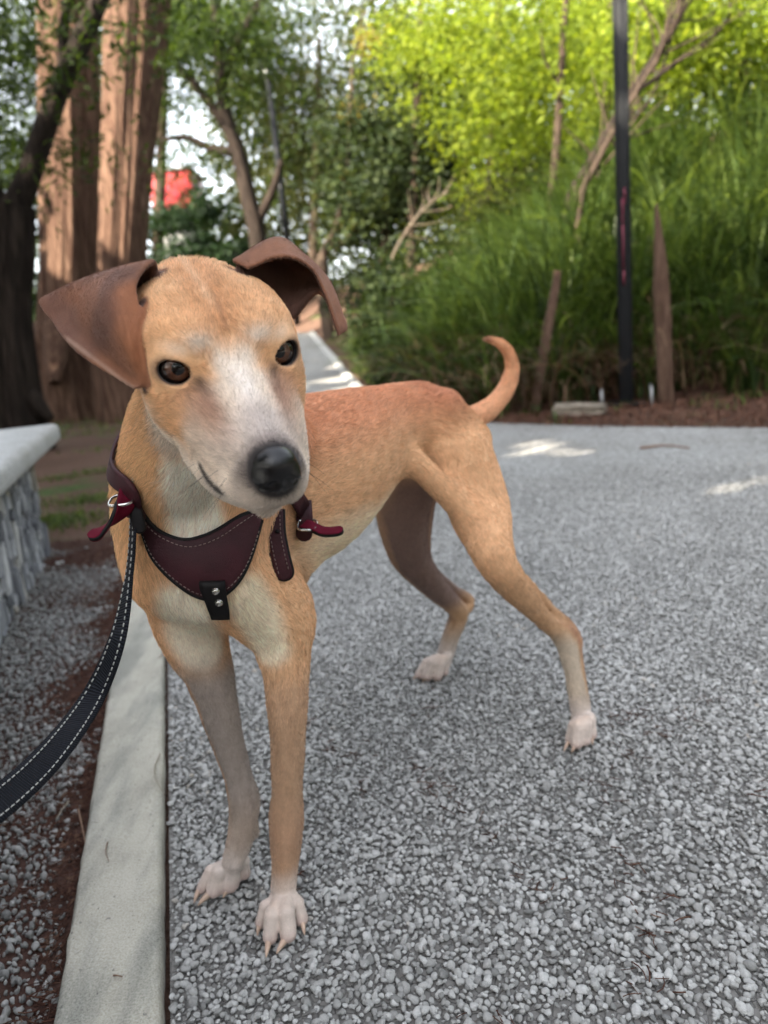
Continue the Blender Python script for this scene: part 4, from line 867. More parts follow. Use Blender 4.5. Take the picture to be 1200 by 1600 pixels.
def surface_nets(V, AX):
    ins = V < 0
    sx, sy, sz = V.shape
    cnt = np.zeros((sx-1, sy-1, sz-1), np.int8)
    for i in (0, 1):
        for j in (0, 1):
            for k in (0, 1): cnt += ins[i:sx-1+i, j:sy-1+j, k:sz-1+k]
    I = np.argwhere((cnt > 0) & (cnt < 8)); del cnt
    idx = np.full((sx-1, sy-1, sz-1), -1, np.int32); idx[I[:, 0], I[:, 1], I[:, 2]] = np.arange(len(I))
    acc = np.zeros((len(I), 3)); n = np.zeros(len(I))
    C = [(i, j, k) for i in (0, 1) for j in (0, 1) for k in (0, 1)]
    val = {c: V[I[:, 0]+c[0], I[:, 1]+c[1], I[:, 2]+c[2]] for c in C}
    for c in C:
        for ax in range(3):
            if c[ax]: continue
            e = list(c); e[ax] = 1; e = tuple(e)
            a, b = val[c], val[e]; msk = (a < 0) != (b < 0)
            t = np.where(msk, a/np.where(msk, a-b, 1), 0)
            P = np.stack([AX[q][I[:, q]+c[q]] for q in range(3)], -1).astype(float)
            P[:, ax] += t*(AX[ax][I[:, ax]+1]-AX[ax][I[:, ax]])
            acc += P*msk[:, None]; n += msk
    verts = acc/n[:, None]
    F = []
    for ax in range(3):
        a = [slice(None)]*3; b = [slice(None)]*3; a[ax] = slice(0, -1); b[ax] = slice(1, None)
        A, B = ins[tuple(a)], ins[tuple(b)]
        E = np.argwhere(A != B); u, v = (ax+1) % 3, (ax+2) % 3
        E = E[(E[:, u] > 0) & (E[:, v] > 0) & (E[:, u] < V.shape[u]-1) & (E[:, v] < V.shape[v]-1)]
        q = []
        for du, dv in ((1, 1), (0, 1), (0, 0), (1, 0)):
            f = E.copy(); f[:, u] -= du; f[:, v] -= dv; q.append(idx[f[:, 0], f[:, 1], f[:, 2]])
        q = np.stack(q, -1); flip = ~A[E[:, 0], E[:, 1], E[:, 2]]
        q[flip] = q[flip][:, ::-1]; F.append(q)
    return verts, np.concatenate(F)
def taubin(v, F, it=4):
    E = np.concatenate([F[:, [i, (i+1) % 4]] for i in range(4)]); n = len(v)
    deg = np.bincount(E[:, 0], minlength=n)+np.bincount(E[:, 1], minlength=n)
    for i in range(it):
        for lam in (.55, -.57):
            s = np.stack([np.bincount(E[:, 0], v[E[:, 1], q], n)+np.bincount(E[:, 1], v[E[:, 0], q], n) for q in range(3)], -1)
            v = v+lam*(s/deg[:, None].clip(1)-v)
    return v
bv, bf = surface_nets(fill(PR, AX), AX)
bv = taubin(bv, bf, 5)
def vnormals(v, F):
    n = np.cross(v[F[:, 2]]-v[F[:, 0]], v[F[:, 3]]-v[F[:, 1]]); N = np.zeros_like(v)
    for i in range(4):
        for q in range(3): N[:, q] += np.bincount(F[:, i], n[:, q], len(v))
    return norm(N)
bn = vnormals(bv, bf)
# slight unevenness of muscle and sinew under the skin
hd_ = np.clip((np.linalg.norm(bv-HT, axis=1)-.16)/.08, 0, 1); lg_ = np.clip((.36-bv[:, 2])/.06, 0, 1)*np.clip((bv[:, 2]-.05)/.03, 0, 1)
bv = bv+bn*(hd_*(.0011*vnoise(bv, 70, 41)+.0013*lg_*vnoise(bv*np.array([1, 1, .22]), 260, 42)))[:, None]
bn = vnormals(bv, bf)
# ------------------------------------------------------------------ coat colours with some shade painted in, hair direction and length from the anatomy
def weights(P):
    tags = {}; flow = np.zeros((len(P), 3)); wsum = np.zeros(len(P)); inner = np.zeros(len(P))
    X, Y, Z = P[:, 0], P[:, 1], P[:, 2]
    for p in PR:
        if p['sub']: continue
        if p['t'] == 'sh':
            lo_, hi_ = bbox(p, .012); msk = ((P > lo_) & (P < hi_)).all(1); ids = np.where(msk)[0]
            S = p['S']; best = np.zeros(len(ids), int); bd = np.full(len(ids), 9.)
            for i in range(0, len(ids), 1500):
                q = P[ids[i:i+1500]]; d2 = ((q**2).sum(1)[:, None]-2*q@S.T+(S**2).sum(1)[None]); jj = d2.argmin(1)
                best[i:i+1500] = jj; bd[i:i+1500] = np.sqrt(np.maximum(d2[np.arange(len(q)), jj], 0))
            d = np.full(len(P), .05); d[ids] = bd-p['r'][best]
            w = np.exp(-(d.clip(0)/.006)**2)*2.5; fl = np.zeros((len(P), 3)); fl[ids] = p['flow'][best]
            sn = p['N'][best]; inner[ids] = np.maximum(inner[ids], (((P[ids]-S[best])*sn).sum(1) > 0)*(bd < .008))
            flow += fl*w[:, None]
        else:
            segs = p['segs'] if p['t'] == 'ch' else [p]; w = 0; db = np.full(len(P), .05)
            for q in segs:
                dd = d_of(q, X, Y, Z); ww = np.exp(-(np.maximum(dd, 0)/.012)**2)/len(segs)**.5
                flow += q['flow']*ww[:, None]; db = np.minimum(db, dd)
            w = np.exp(-(db.clip(0)/.010)**2)
        tags[p['tag']] = np.maximum(tags.get(p['tag'], 0), w)
    return tags, norm(flow), inner
for p, A in ((q, a) for q, a in zip([q for q in PR if q['t'] == 'sh'], (earR, earL))):
    nn = norm(np.cross(np.gradient(A, axis=0), np.gradient(A, axis=1)).reshape(-1, 3)); p['N'] = nn
# which side of each ear sheet is the inside: the side that faces the skull behind the fold
PR_sh = [q for q in PR if q['t'] == 'sh']
def orient_ear(p, A, ref, want):
    i = (A.shape[0]//2, A.shape[1]//2); nm = p['N'].reshape(A.shape)[i]
    if (nm@(ref-A[i]) > 0) != want: p['N'] = -p['N']
orient_ear(PR_sh[0], earR, CAM, False)           # right ear: camera sees the outside of the flap
A = earL; i = (int(A.shape[0]*.3), A.shape[1]//2)
if PR_sh[1]['N'].reshape(A.shape)[i]@(CAM-A[i]) < 0: PR_sh[1]['N'] = -PR_sh[1]['N']   # left ear: camera looks into the cup
TG, FL, EARIN = weights(bv)
def sstep(a, b, x): t = np.clip((x-a)/(b-a), 0, 1); return t*t*(3-2*t)
def coat(P, N, T, inner):
    q = HI(P); b = DI(P); n1 = vnoise(P, 60, 1)*.5; n2 = vnoise(P, 170, 2)*.5
    c = np.tile(np.array(lin(206, 158, 110)), (len(P), 1))
    def paint(col, m): c[:] = c*(1-m[:, None])+np.array(lin(*col))*m[:, None]
    def T_(*k): return np.max([T.get(x, np.zeros(len(P))) for x in k], 0)
    s_, t_, z_ = b[:, 0], b[:, 1], b[:, 2]
    headm = sstep(-6.5, -3.5, q[:, 1]+.35*q[:, 2])*sstep(9.5, 8, np.abs(q[:, 0]))*sstep(-9.5, -7.5, q[:, 2])
    # back redder, belly and flank paler
    paint((196, 128, 84), sstep(.50, .575, z_+.012*n1)*.9*sstep(-.02, .06, s_))
    paint((226, 202, 168), sstep(.47, .425, z_+.02*n1)*sstep(.0, .1, s_)*T_('trunk')*.8)
    paint((178, 112, 74), np.exp(-((s_-.40)/.035)**2)*sstep(.53, .57, z_)*.7)
    # chest and throat
    front = np.clip(-(N@DA), 0, 1)
    PJ = proj(P)
    def near_line(pts, r0, r1, ns=.006):
        L = []
        for a_, b_, d0_ in pts:                                  # take each mark to the skin it lies on
            m_ = (np.abs(PJ[:, 0]-a_) < 6) & (np.abs(PJ[:, 1]-b_) < 6) & (np.abs(PJ[:, 2]-d0_) < .05)
            L.append(at(a_, b_, PJ[m_, 2].min() if m_.any() else d0_))
        L = catmull(np.array(L), 6 if r1 > .006 else 30); d_ = np.min([np.linalg.norm(P-p_, axis=1) for p_ in L], 0); return sstep(r1, r0, d_+ns*n1)
    paint((214, 168, 112), T_('neck')*(1-headm)*.7)
    paint((228, 210, 192), near_line([(258, 640, .60), (282, 700, .64), (300, 760, .672), (308, 810, .715), (312, 850, .722)], .020, .036)*.95)
    paint((224, 212, 190), near_line([(285, 950, .775), (300, 985, .80), (318, 1015, .81)], .018, .042)*.85)
    paint((222, 206, 178), near_line([(385, 930, .755), (405, 970, .765), (418, 1015, .785)], .014, .034)*.85)
    paint((206, 176, 136), near_line([(340, 900, .73), (345, 950, .80)], .012, .03)*.6)
    # front legs
    fl_, fr_ = T_('fleg_l'), T_('fleg_r')
    low = sstep(.33, .28, z_)
    paint((194, 152, 114), fl_*low*.9)
    paint((178, 130, 96), fl_*np.exp(-((z_-.105)/.05)**2)*.5)
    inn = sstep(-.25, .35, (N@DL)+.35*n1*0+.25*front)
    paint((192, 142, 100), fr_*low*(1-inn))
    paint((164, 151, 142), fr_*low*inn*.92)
    paint((186, 162, 142), fr_*sstep(.14, .09, z_+.02*n1)*.75)
    # hind legs
    hl, hr = T_('hleg_l'), T_('hleg_r')
    paint((208, 160, 112), hl*sstep(.45, .40, z_)*.6)
    paint((212, 196, 174), hl*sstep(.20, .15, z_)*sstep(-.1, .4, -(N@DA)+.4*(N@DL)*0+.2*n1)*.85)
    paint((176, 116, 88), hl*np.exp(-((z_-.165)/.03)**2)*sstep(-.2, .4, N@DA)*.7)
    paint((206, 184, 160), hl*sstep(.10, .05, z_)*.7)
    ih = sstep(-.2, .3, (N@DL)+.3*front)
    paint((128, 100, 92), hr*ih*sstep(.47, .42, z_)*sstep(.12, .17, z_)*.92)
    paint((150, 116, 98), hr*(1-ih)*sstep(.45, .40, z_)*.6)
    paint((196, 172, 150), hr*sstep(.12, .06, z_)*.9)
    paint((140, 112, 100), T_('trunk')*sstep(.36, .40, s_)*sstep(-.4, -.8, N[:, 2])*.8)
    # paws, tail
    paint((214, 197, 186), np.maximum(T_('paw'), np.maximum(np.maximum(fl_, fr_), np.maximum(hl, hr)))*sstep(.078, .036, z_+.022*n1+.012*n2)*.88)
    paint((192, 156, 146), T_('paw')*sstep(.024, .008, z_)*.6)
    paint((208, 150, 104), T_('tail'))
    paint((120, 72, 56), sstep(.018, .006, np.linalg.norm(P-aty(760, 529, 1.235), axis=1))*.6)
    # head
    x, y, z = q[:, 0], q[:, 1], q[:, 2]; ax_ = np.abs(x)
    hm = headm
    paint((204, 154, 102), hm*.95)
    paint((190, 132, 80), hm*np.exp(-(x/1.6)**2)*sstep(2.2, 3.6, z)*.55)
    paint((220, 180, 132), hm*sstep(4.0, 5.2, z+.4*n2)*sstep(1.0, 2.6, ax_)*.6)
    W = np.zeros(len(P))
    W = np.maximum(W, sstep(5.8, 7.4, y+.5*n2-.25*ax_))                                       # muzzle
    W = np.maximum(W, sstep(1.9, .7, ax_+.6*n2)*sstep(3.0, 1.4, z+.5*n2-.25*ax_)*sstep(2.5, 4, y))    # blaze between the eyes
    W = np.maximum(W, np.exp(-((ax_-1.9)/.95)**2-((z-2.75-.12*(ax_-1.9))/.55)**2)*.95*sstep(2, 3.5, y))   # brow arcs
    W = np.maximum(W, np.exp(-((ax_-3.2)/.9)**2-((z-2.6)/.42)**2)*.5*sstep(2, 3, y))
    W = np.maximum(W, sstep(-2.0, -3.6, z+.6*n2+.12*(y-3)))                                     # cheeks and throat
    W = np.maximum(W, sstep(-.4, -2.2, z+.5*n2)*sstep(4.6, 5.6, ax_+.3*n2)*.6)
    paint((204, 190, 174), W*hm*.88)
    paint((208, 199, 192), hm*np.exp(-(x/.75)**2)*sstep(2.4, .6, z+.4*n2)*sstep(10.6, 8.6, y)*.7)
    paint((188, 166, 144), hm*W*sstep(1.2, 2.2, ax_)*sstep(5.5, 7.5, y)*sstep(11.5, 9.5, y)*sstep(-4.6, -3.4, z)*.55)
    paint((196, 164, 130), hm*W*np.exp(-((ax_-2.6)/1.3)**2-((z+3.0)/1.6)**2)*sstep(10, 7, y)*.5)
    paint((172, 128, 98), hm*np.exp(-((ax_-2.75)/1.15)**2-((z+.55)/1.15)**2)*sstep(3.5, 5, y)*.85)
    paint((148, 106, 84), hm*np.exp(-((ax_-2.15)/.5)**2-((z+.35)/.8)**2)*sstep(4, 5, y)*.6)
    paint((158, 146, 142), hm*sstep(8.6, 10.8, y+.6*n2)*np.exp(-(x/2.2)**2)*sstep(-3.8, -1.8, z)*.75)
    paint((112, 98, 92), hm*sstep(11.4, 12.6, y+.5*n2)*sstep(-6.5, -2, z)*.8)
    paint((168, 158, 150), hm*sstep(8, 10, y)*sstep(-4.2, -5.2, z)*.5)
    # forehead crease: its shade line and pale edge painted into the coat colour
    xc = .12*np.sin(z*1.3)
    paint((120, 70, 44), hm*np.exp(-((x-xc)/.16)**2)*sstep(2.7, 3.2, z)*sstep(4.6, 3.9, z)*.45)
    paint((222, 196, 160), hm*np.exp(-((x-xc-.35)/.35)**2)*sstep(3.7, 4.3, z+.3*n2)*.28)
    # eye rims and lips
    for s, e in zip((1, -1), EYE):
        d = np.linalg.norm(P-e, axis=1)
        paint((74, 52, 44), sstep(EYER+.0056, EYER+.0028, d)*.85)
        paint((22, 17, 16), sstep(EYER+.0034, EYER+.0018, d))
    dl = np.min([np.min([np.linalg.norm(P-pp, axis=1) for pp in L[::2]], 0) for L in LIPS], 0)
    paint((44, 34, 33), sstep(.0042, .0020, dl)*hm*.95)
    dn = np.linalg.norm((q-np.array([0, 13.1, -2.7]))/np.array([1.55, 1.5, 1.6]), axis=1)
    paint((38, 33, 33), sstep(1.22, 1.0, dn+.06*n2)*hm)
    paint((66, 46, 40), hm*np.exp(-((ax_-2.35)/.34)**2-((z-.50)/.40)**2)*sstep(4, 5, y)*.75)
    paint((34, 26, 26), near_line([(309, 731, .55), (318, 747, .545), (330, 762, .54), (342, 773, .535)], .0026, .0052, 0)*.97)
    # ears
    er = T_('ear'); outm = sstep(.35, .9, er)
    paint((122, 76, 54), outm*(1-inner)*.95)
    paint((96, 64, 52), outm*(1-inner)*sstep(-.1, .5, n1)*.6)
    paint((142, 92, 62), outm*(1-inner)*sstep(.1, .6, vnoise(P, 90, 8))*.5)
    em = outm*(1-inner)
    paint((90, 60, 50), em*near_line([(190, 424, .56), (172, 468, .55), (150, 520, .55)], .006, .022)*.65)  # dark of the ear's fold painted into its colour
    paint((92, 64, 56), em*near_line([(80, 470, .58), (100, 500, .57), (130, 540, .56)], .004, .018)*.55)
    paint((158, 98, 60), em*near_line([(213, 462, .54), (220, 520, .54), (230, 580, .54)], .006, .020)*.7)
    paint((188, 158, 138), em*near_line([(98, 524, .565), (150, 562, .55), (206, 604, .54), (234, 588, .54)], .0006, .0030, 0)*.4)
    paint((74, 44, 37), outm*inner*.95)
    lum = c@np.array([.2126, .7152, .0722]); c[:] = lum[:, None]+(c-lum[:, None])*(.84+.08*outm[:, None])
    upper = .86+.40*sstep(.20, .36, z_)  # light from above painted in: upper body lighter, legs darker
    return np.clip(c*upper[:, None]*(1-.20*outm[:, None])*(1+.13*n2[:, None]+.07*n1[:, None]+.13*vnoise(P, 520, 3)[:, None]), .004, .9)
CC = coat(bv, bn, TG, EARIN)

dog = empty('dog', D(.25, 0, 0), label='tan and white short-haired dog standing on the gravel path facing the camera', cat='dog')
M = Mat('dog_skin', .75, .25)
M.color(M.n('Attribute', attribute_name='coat').outputs['Color'])
M.bump(M.noise(M.pos(), 900, 3), .25, .001); M.set(Sheen_Weight=.15)
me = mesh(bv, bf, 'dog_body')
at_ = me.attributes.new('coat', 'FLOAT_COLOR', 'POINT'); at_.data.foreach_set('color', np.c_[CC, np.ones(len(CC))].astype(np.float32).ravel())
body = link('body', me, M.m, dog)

# fur: short hairs lying along the coat
def tagv(*k): return np.max([TG.get(x, np.zeros(len(bv))) for x in k], 0)
LEN = np.full(len(bv), .0085)
for k, v in (('skull', .0055), ('cheek', .0055), ('brow', .0042), ('muzzle', .0032), ('jaw', .0050), ('ear', .0026), ('lid', .0022), ('neck', .0105), ('chest', .0110), ('shoulder', .0090),
             ('fleg_l', .0052), ('fleg_r', .0052), ('hleg_l', .0062), ('hleg_r', .0048), ('tail', .0075), ('paw', .0030)):
    wv = sstep(.3, 1, TG[k]); LEN = LEN*(1-wv)+v*wv
bz = bv[:, 2]; LEN *= 1.15-.35*sstep(.30, .15, bz)
qh = HI(bv); dnose = np.linalg.norm((qh-np.array([0, 13.2, -2.7]))/np.array([1.45, 1.35, 1.45]), axis=1)
KEEP = np.ones(len(bv))
KEEP *= sstep(1.02, 1.12, dnose)
for e in EYE: KEEP *= sstep(EYER+.0018, EYER+.0032, np.linalg.norm(bv-e, axis=1))
KEEP *= 1-.75*tagv('paw')*sstep(.02, .008, bz)
DEN = 1+2.6*np.max([sstep(.2, .8, TG[k]) for k in ('skull', 'cheek', 'brow', 'muzzle', 'ear', 'lid')], 0)
tri = np.concatenate([bf[:, [0, 1, 2]], bf[:, [0, 2, 3]]])
e1, e2 = bv[tri[:, 1]]-bv[tri[:, 0]], bv[tri[:, 2]]-bv[tri[:, 0]]
area = np.linalg.norm(np.cross(e1, e2), axis=1)*.5
pw = area*(DEN*KEEP)[tri].mean(1); cum = np.cumsum(pw)
NH = NHAIR
ti = np.searchsorted(cum, RNG.uniform(0, cum[-1], NH)).clip(0, len(tri)-1)
uv = RNG.uniform(size=(NH, 2)); fl_ = uv.sum(1) > 1; uv[fl_] = 1-uv[fl_]
def bary(a): t = tri[ti]; return a[t[:, 0]]+(a[t[:, 1]]-a[t[:, 0]])*uv[:, :1]+(a[t[:, 2]]-a[t[:, 0]])*uv[:, 1:] if a.ndim > 1 else a[t[:, 0]]
root = bary(bv); nor = norm(bary(bn)); flw = bary(FL); lng = bary(LEN)*RNG.uniform(.6, 1.15, NH)
col = bary(CC); rv_ = RNG.uniform(-1, 1, NH)*(.36-.20*bary(sstep(.3, .9, TG['ear']))); col = col*(1+rv_)[:, None]
earw = bary(sstep(.3, .9, TG['ear']))
jit = np.stack([vnoise(root, 140, 11+i) for i in range(3)], -1)*(.55-.42*earw)[:, None]+RNG.normal(0, .16, (NH, 3))
tuft = np.stack([vnoise(root, 430, 31+i) for i in range(3)], -1)*(.50-.40*earw)[:, None]
tan = flw+jit*.6+tuft; tan = norm(tan-nor*(tan*nor).sum(1, keepdims=True))
lift = RNG.uniform(.22, .48, (NH, 1))
K = 4; u = np.linspace(0, 1, K)[None, :, None]
pts = root[:, None]-nor[:, None]*.0004+lng[:, None, None]*(tan[:, None]*u*.95+nor[:, None]*(lift[:, None]*(u*1.5-u*u*.85)))
hc = bpy.data.hair_curves.new('dog_coat'); hc.add_curves([K]*NH)
hc.attributes['position'].data.foreach_set('vector', pts.astype(np.float32).ravel())
ra = hc.attributes.get('radius') or hc.attributes.new('radius', 'FLOAT', 'POINT')
ra.data.foreach_set('value', (np.array([1.0, .9, .65, .15])[None]*np.where(DEN[tri[ti][:, 0]] > 1.8, .00009, .00017)[:, None]).astype(np.float32).ravel())
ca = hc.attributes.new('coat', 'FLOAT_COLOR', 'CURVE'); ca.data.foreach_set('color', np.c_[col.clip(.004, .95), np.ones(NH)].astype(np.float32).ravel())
M = Mat('dog_fur', .55, .35); M.color(M.n('Attribute', attribute_name='coat').outputs['Color'])
hc.materials.append(M.m)
link('coat', hc, None, dog)

# whiskers and long dark hairs of the muzzle and brows
wp, wr = [], []
for s in (1, -1):
    for i in range(13):
        r0 = HL(s*RNG.uniform(1.7, 2.6), RNG.uniform(8.5, 11.6), RNG.uniform(-4.6, -3.2))
        dv = norm(HR@np.array([s*RNG.uniform(.6, 1.1), RNG.uniform(-.5, .3), RNG.uniform(-.9, .1)])); Lw = RNG.uniform(.012, .034)
        wp.append(r0[None]+dv[None]*np.linspace(0, Lw, 5)[:, None]+np.array([0, 0, -.25*Lw])[None]*(np.linspace(0, 1, 5)[:, None]**2))
wc = bpy.data.hair_curves.new('whiskers'); wc.add_curves([5]*len(wp))
wc.attributes['position'].data.foreach_set('vector', np.array(wp, np.float32).ravel())
ra = wc.attributes.get('radius') or wc.attributes.new('radius', 'FLOAT', 'POINT')
ra.data.foreach_set('value', np.tile(np.array([.00016, .00014, .00011, .00008, .00003], np.float32), len(wp)))
M = Mat('whisker', .4, .4); M.color((.02, .015, .014)); wc.materials.append(M.m)
link('whiskers', wc, None, dog)

# nose leather
PN = PR; PR = []
el(HL(0, 13.1, -2.65), (1.40*h, 1.35*h, 1.38*h), HR.T, k=.004)
el(HL(0, 13.3, -2.0), (1.15*h, 1.1*h, .85*h), HR.T, k=.004)
rc(HL(0, 13.7, -3.4), HL(0, 13.2, -4.4), .55*h, .40*h, k=.004)
for s in (1, -1):
    el(HL(.84*s, 13.5, -2.95), (.64*h, .95*h, .80*h), HR.T, k=.004)
    chain([(HL(.52*s, 14.5, -3.0), .34*h), (HL(.82*s, 14.4, -3.2), .32*h), (HL(1.25*s, 13.9, -3.3), .20*h), (HL(1.6*s, 13.2, -3.1), .14*h)], k=.0025, sub=True)
chain([(HL(0, 14.8, -2.2), .09*h), (HL(0, 14.7, -3.0), .12*h), (HL(0, 14.1, -3.9), .12*h), (HL(0, 13.4, -4.8), .12*h)], k=.0015, sub=True)
lo = np.min([bbox(p, .004)[0] for p in PR if not p['sub']], 0); hi = np.max([bbox(p, .004)[1] for p in PR if not p['sub']], 0)
AN = [np.arange(lo[i], hi[i], .0006, dtype=np.float32) for i in range(3)]
nv, nf = surface_nets(fill(PR, AN), AN); nv = taubin(nv, nf, 3); PR = PN
M = Mat('nose_leather', .24, .45); M.color((.0045, .004, .0045))
vo = M.n('TexVoronoi', {'Vector': M.pos(), 'Scale': 900.0}, feature='DISTANCE_TO_EDGE').outputs['Distance']
M.bump(vo, .35, .0006); link('nose', mesh(nv, nf, 'nose'), M.m, dog)

# eyes
def uvsphere(r, nu=40, nv_=24):
    th = np.linspace(0, math.pi, nv_+1); ph = np.linspace(0, 2*math.pi, nu, endpoint=False)
    v = np.array([[r*math.sin(t)*math.cos(p), r*math.sin(t)*math.sin(p), r*math.cos(t)] for t in th for p in ph])
    f = [(i*nu+j, (i+1)*nu+j, (i+1)*nu+(j+1) % nu, i*nu+(j+1) % nu) for i in range(nv_) for j in range(nu)]
    return v, f
M = Mat('eye', .05, .4)
ob = M.coord('Object'); sx = M.n('SeparateXYZ', {'Vector': ob})
rad = M.n('Math', {0: M.n('Math', {0: sx.outputs[0], 1: sx.outputs[0]}, operation='MULTIPLY').outputs[0], 1: M.n('Math', {0: sx.outputs[1], 1: sx.outputs[1]}, operation='MULTIPLY').outputs[0]}, operation='ADD').outputs[0]
rad = M.n('Math', {0: M.n('Math', {0: rad}, operation='SQRT').outputs[0], 1: EYER}, operation='DIVIDE').outputs[0]
fib = M.noise(ob, 700, 3)
M.color(M.mix(M.ramp(fib, [(.3, (0, 0, 0)), (.7, (1, 1, 1))]), M.ramp(rad, [(0, (.002, .002, .002)), (.30, (.002, .002, .002)), (.36, (.060, .023, .012)), (.60, (.042, .015, .008)), (.70, (.008, .004, .003)), (.80, (.018, .013, .012))]),
              M.ramp(rad, [(0, (.002, .002, .002)), (.30, (.002, .002, .002)), (.36, (.11, .045, .022)), (.60, (.065, .024, .012)), (.70, (.010, .005, .004)), (.80, (.026, .019, .017))])))
M.set(Coat_Weight=.35, Coat_Roughness=.03)
v, f = uvsphere(EYER*.985); eme = mesh(v, f, 'eyeball'); eme.materials.append(M.m)
look = norm(CAM-np.mean(EYE, 0)+np.array([.06, 0, -.06]))
for c in EYE:
    o = link('eye', eme, None, dog); o.location = tuple(c); o.rotation_euler = Vector(look).to_track_quat('Z', 'Y').to_euler()
    o.matrix_parent_inverse = world_of(dog).inverted()

# claws
M = Mat('claw', .35, .4); M.color(M.mix(M.noise(M.pos(), 220, 2), (.42, .27, .20), (.55, .42, .32)))
for a, b_, r in CLAWS:
    a = np.asarray(a); b_ = np.asarray(b_); ctrl = (a+b_)/2+np.array([0, 0, .0045]); dv = norm(b_-a); sdv = norm(np.cross(dv, [0, 0, 1])); upv = np.cross(sdv, dv)
    vs_, fs_ = [], []; n, m_ = 6, 8
    for i in range(n+1):
        t = i/n; c = (1-t)**2*(a-dv*.004)+2*t*(1-t)*ctrl+t*t*b_; rr = r*1.12*(1-t**2.4)*.95+.0007
        for j in range(m_):
            an = 2*math.pi*j/m_; vs_.append(c+sdv*math.cos(an)*rr*.8+upv*math.sin(an)*rr)
    for i in range(n):
        for j in range(m_): fs_.append((i*m_+j, i*m_+(j+1) % m_, (i+1)*m_+(j+1) % m_, (i+1)*m_+j))
    fs_.append(tuple(range(n*m_, n*m_+m_)))
    link('claw', mesh(vs_, fs_, 'claw'), M.m, dog)
# ================================================================== harness and leash
from mathutils.bvhtree import BVHTree
BV = BVHTree.FromPolygons([tuple(v) for v in bv.tolist()], [tuple(f) for f in bf.tolist()])
def hit(px, py, off=.0, dflt=.75):
    v = norm(ray(px, py)); h_ = BV.ray_cast(Vector(CAM+v*.62), Vector(v))      # starts beyond the muzzle
    if h_[0] is None: return CAM+ray(px, py)*dflt
    return np.array(h_[0])+norm(np.array(h_[1])*.6-v*.4)*off
def near(p, off):                         # nearest body surface point, lifted by off
    q, n_, i, d = BV.find_nearest(Vector(p)); return np.array(q)+np.array(n_)*off, np.array(n_)
MLe = Mat('burgundy_leather', .58, .28); pl_ = MLe.pos()
MLe.color(MLe.mix(MLe.ramp(MLe.noise(pl_, 26, 6, .65), [(.4, (0, 0, 0)), (.75, (.8, .8, .8))]), (.040, .0065, .011), (.016, .004, .006)))
MLe.bump(MLe.mix(.5, MLe.noise(pl_, 700, 4, .7), MLe.noise(MLe.pos((60, 60, 160)), 1.5, 5, .7)), .6, .0014)
MRl = Mat('red_lining', .8, .1); MRl.color((.095, .005, .016)); MBk = Mat('black_leather', .6, .2); MBk.color((.0055, .0045, .005)); MSt = Mat('thread', .8, .2); MSt.color((.20, .15, .135))
MSv = Mat('nickel', .25, .5); MSv.set(Metallic=1.0); MSv.color((.62, .60, .56))
harness = empty('dog_harness', tuple(D(-.06, 0, .40)), label='burgundy leather chest harness with silver buckles worn by the dog', cat='harness')
def thick(Pf, n_, th):
    """closed shell from a grid of outer points Pf (a, b, 3) with normals n_, thickness th"""
    a, b_, _ = Pf.shape; V = np.concatenate([Pf.reshape(-1, 3), (Pf-n_*th).reshape(-1, 3)]); N_ = a*b_; F = []
    for i in range(a-1):
        for j in range(b_-1):
            q = (i*b_+j, i*b_+j+1, (i+1)*b_+j+1, (i+1)*b_+j); F.append(q); F.append(tuple(x+N_ for x in q[::-1]))
    ed = [i*b_ for i in range(a)]+[(a-1)*b_+j for j in range(1, b_)]+[i*b_+b_-1 for i in range(a-2, -1, -1)]+[j for j in range(b_-2, 0, -1)]
    for p_, q_ in zip(ed, ed[1:]+ed[:1]): F.append((p_, q_, q_+N_, p_+N_))
    me = mesh(V, F); bm = bmesh.new(); bm.from_mesh(me); bmesh.ops.recalc_face_normals(bm, faces=bm.faces); bm.to_mesh(me); bm.free(); return me
def gnorm(P):
    n_ = norm(np.cross(np.gradient(P, axis=0), np.gradient(P, axis=1))); s_ = np.sign(((CAM-P)*n_).sum(-1, keepdims=True).mean()); return n_*s_
def smooth2(P, it=6):
    for _ in range(it):
        Q = P.copy(); Q[1:-1, 1:-1] = (P[:-2, 1:-1]+P[2:, 1:-1]+P[1:-1, :-2]+P[1:-1, 2:])/4; Q[0, 1:-1] = (P[0, :-2]+P[0, 2:]+2*P[0, 1:-1])/4; Q[-1, 1:-1] = (P[-1, :-2]+P[-1, 2:]+2*P[-1, 1:-1])/4; P = Q
    return P
def dashes(L, n_, ln=.0026, w=.0007, gap=.0046):
    """a row of raised stitches along the line L with normals n_"""
    s_ = np.r_[0, np.cumsum(np.linalg.norm(np.diff(L, axis=0), axis=1))]; out = []
    for d_ in np.arange(gap, s_[-1]-gap*.5, gap):
        p = np.array([np.interp(d_, s_, L[:, k]) for k in range(3)]); q = np.array([np.interp(d_+.001, s_, L[:, k]) for k in range(3)]); nn = norm(np.array([np.interp(d_, s_, n_[:, k]) for k in range(3)])); t_ = norm(q-p)
        out.append(boxv(p+nn*.0003, t_, norm(np.cross(nn, t_)), nn, ln*.5, w*.5, .0005))
    return joinv(out)
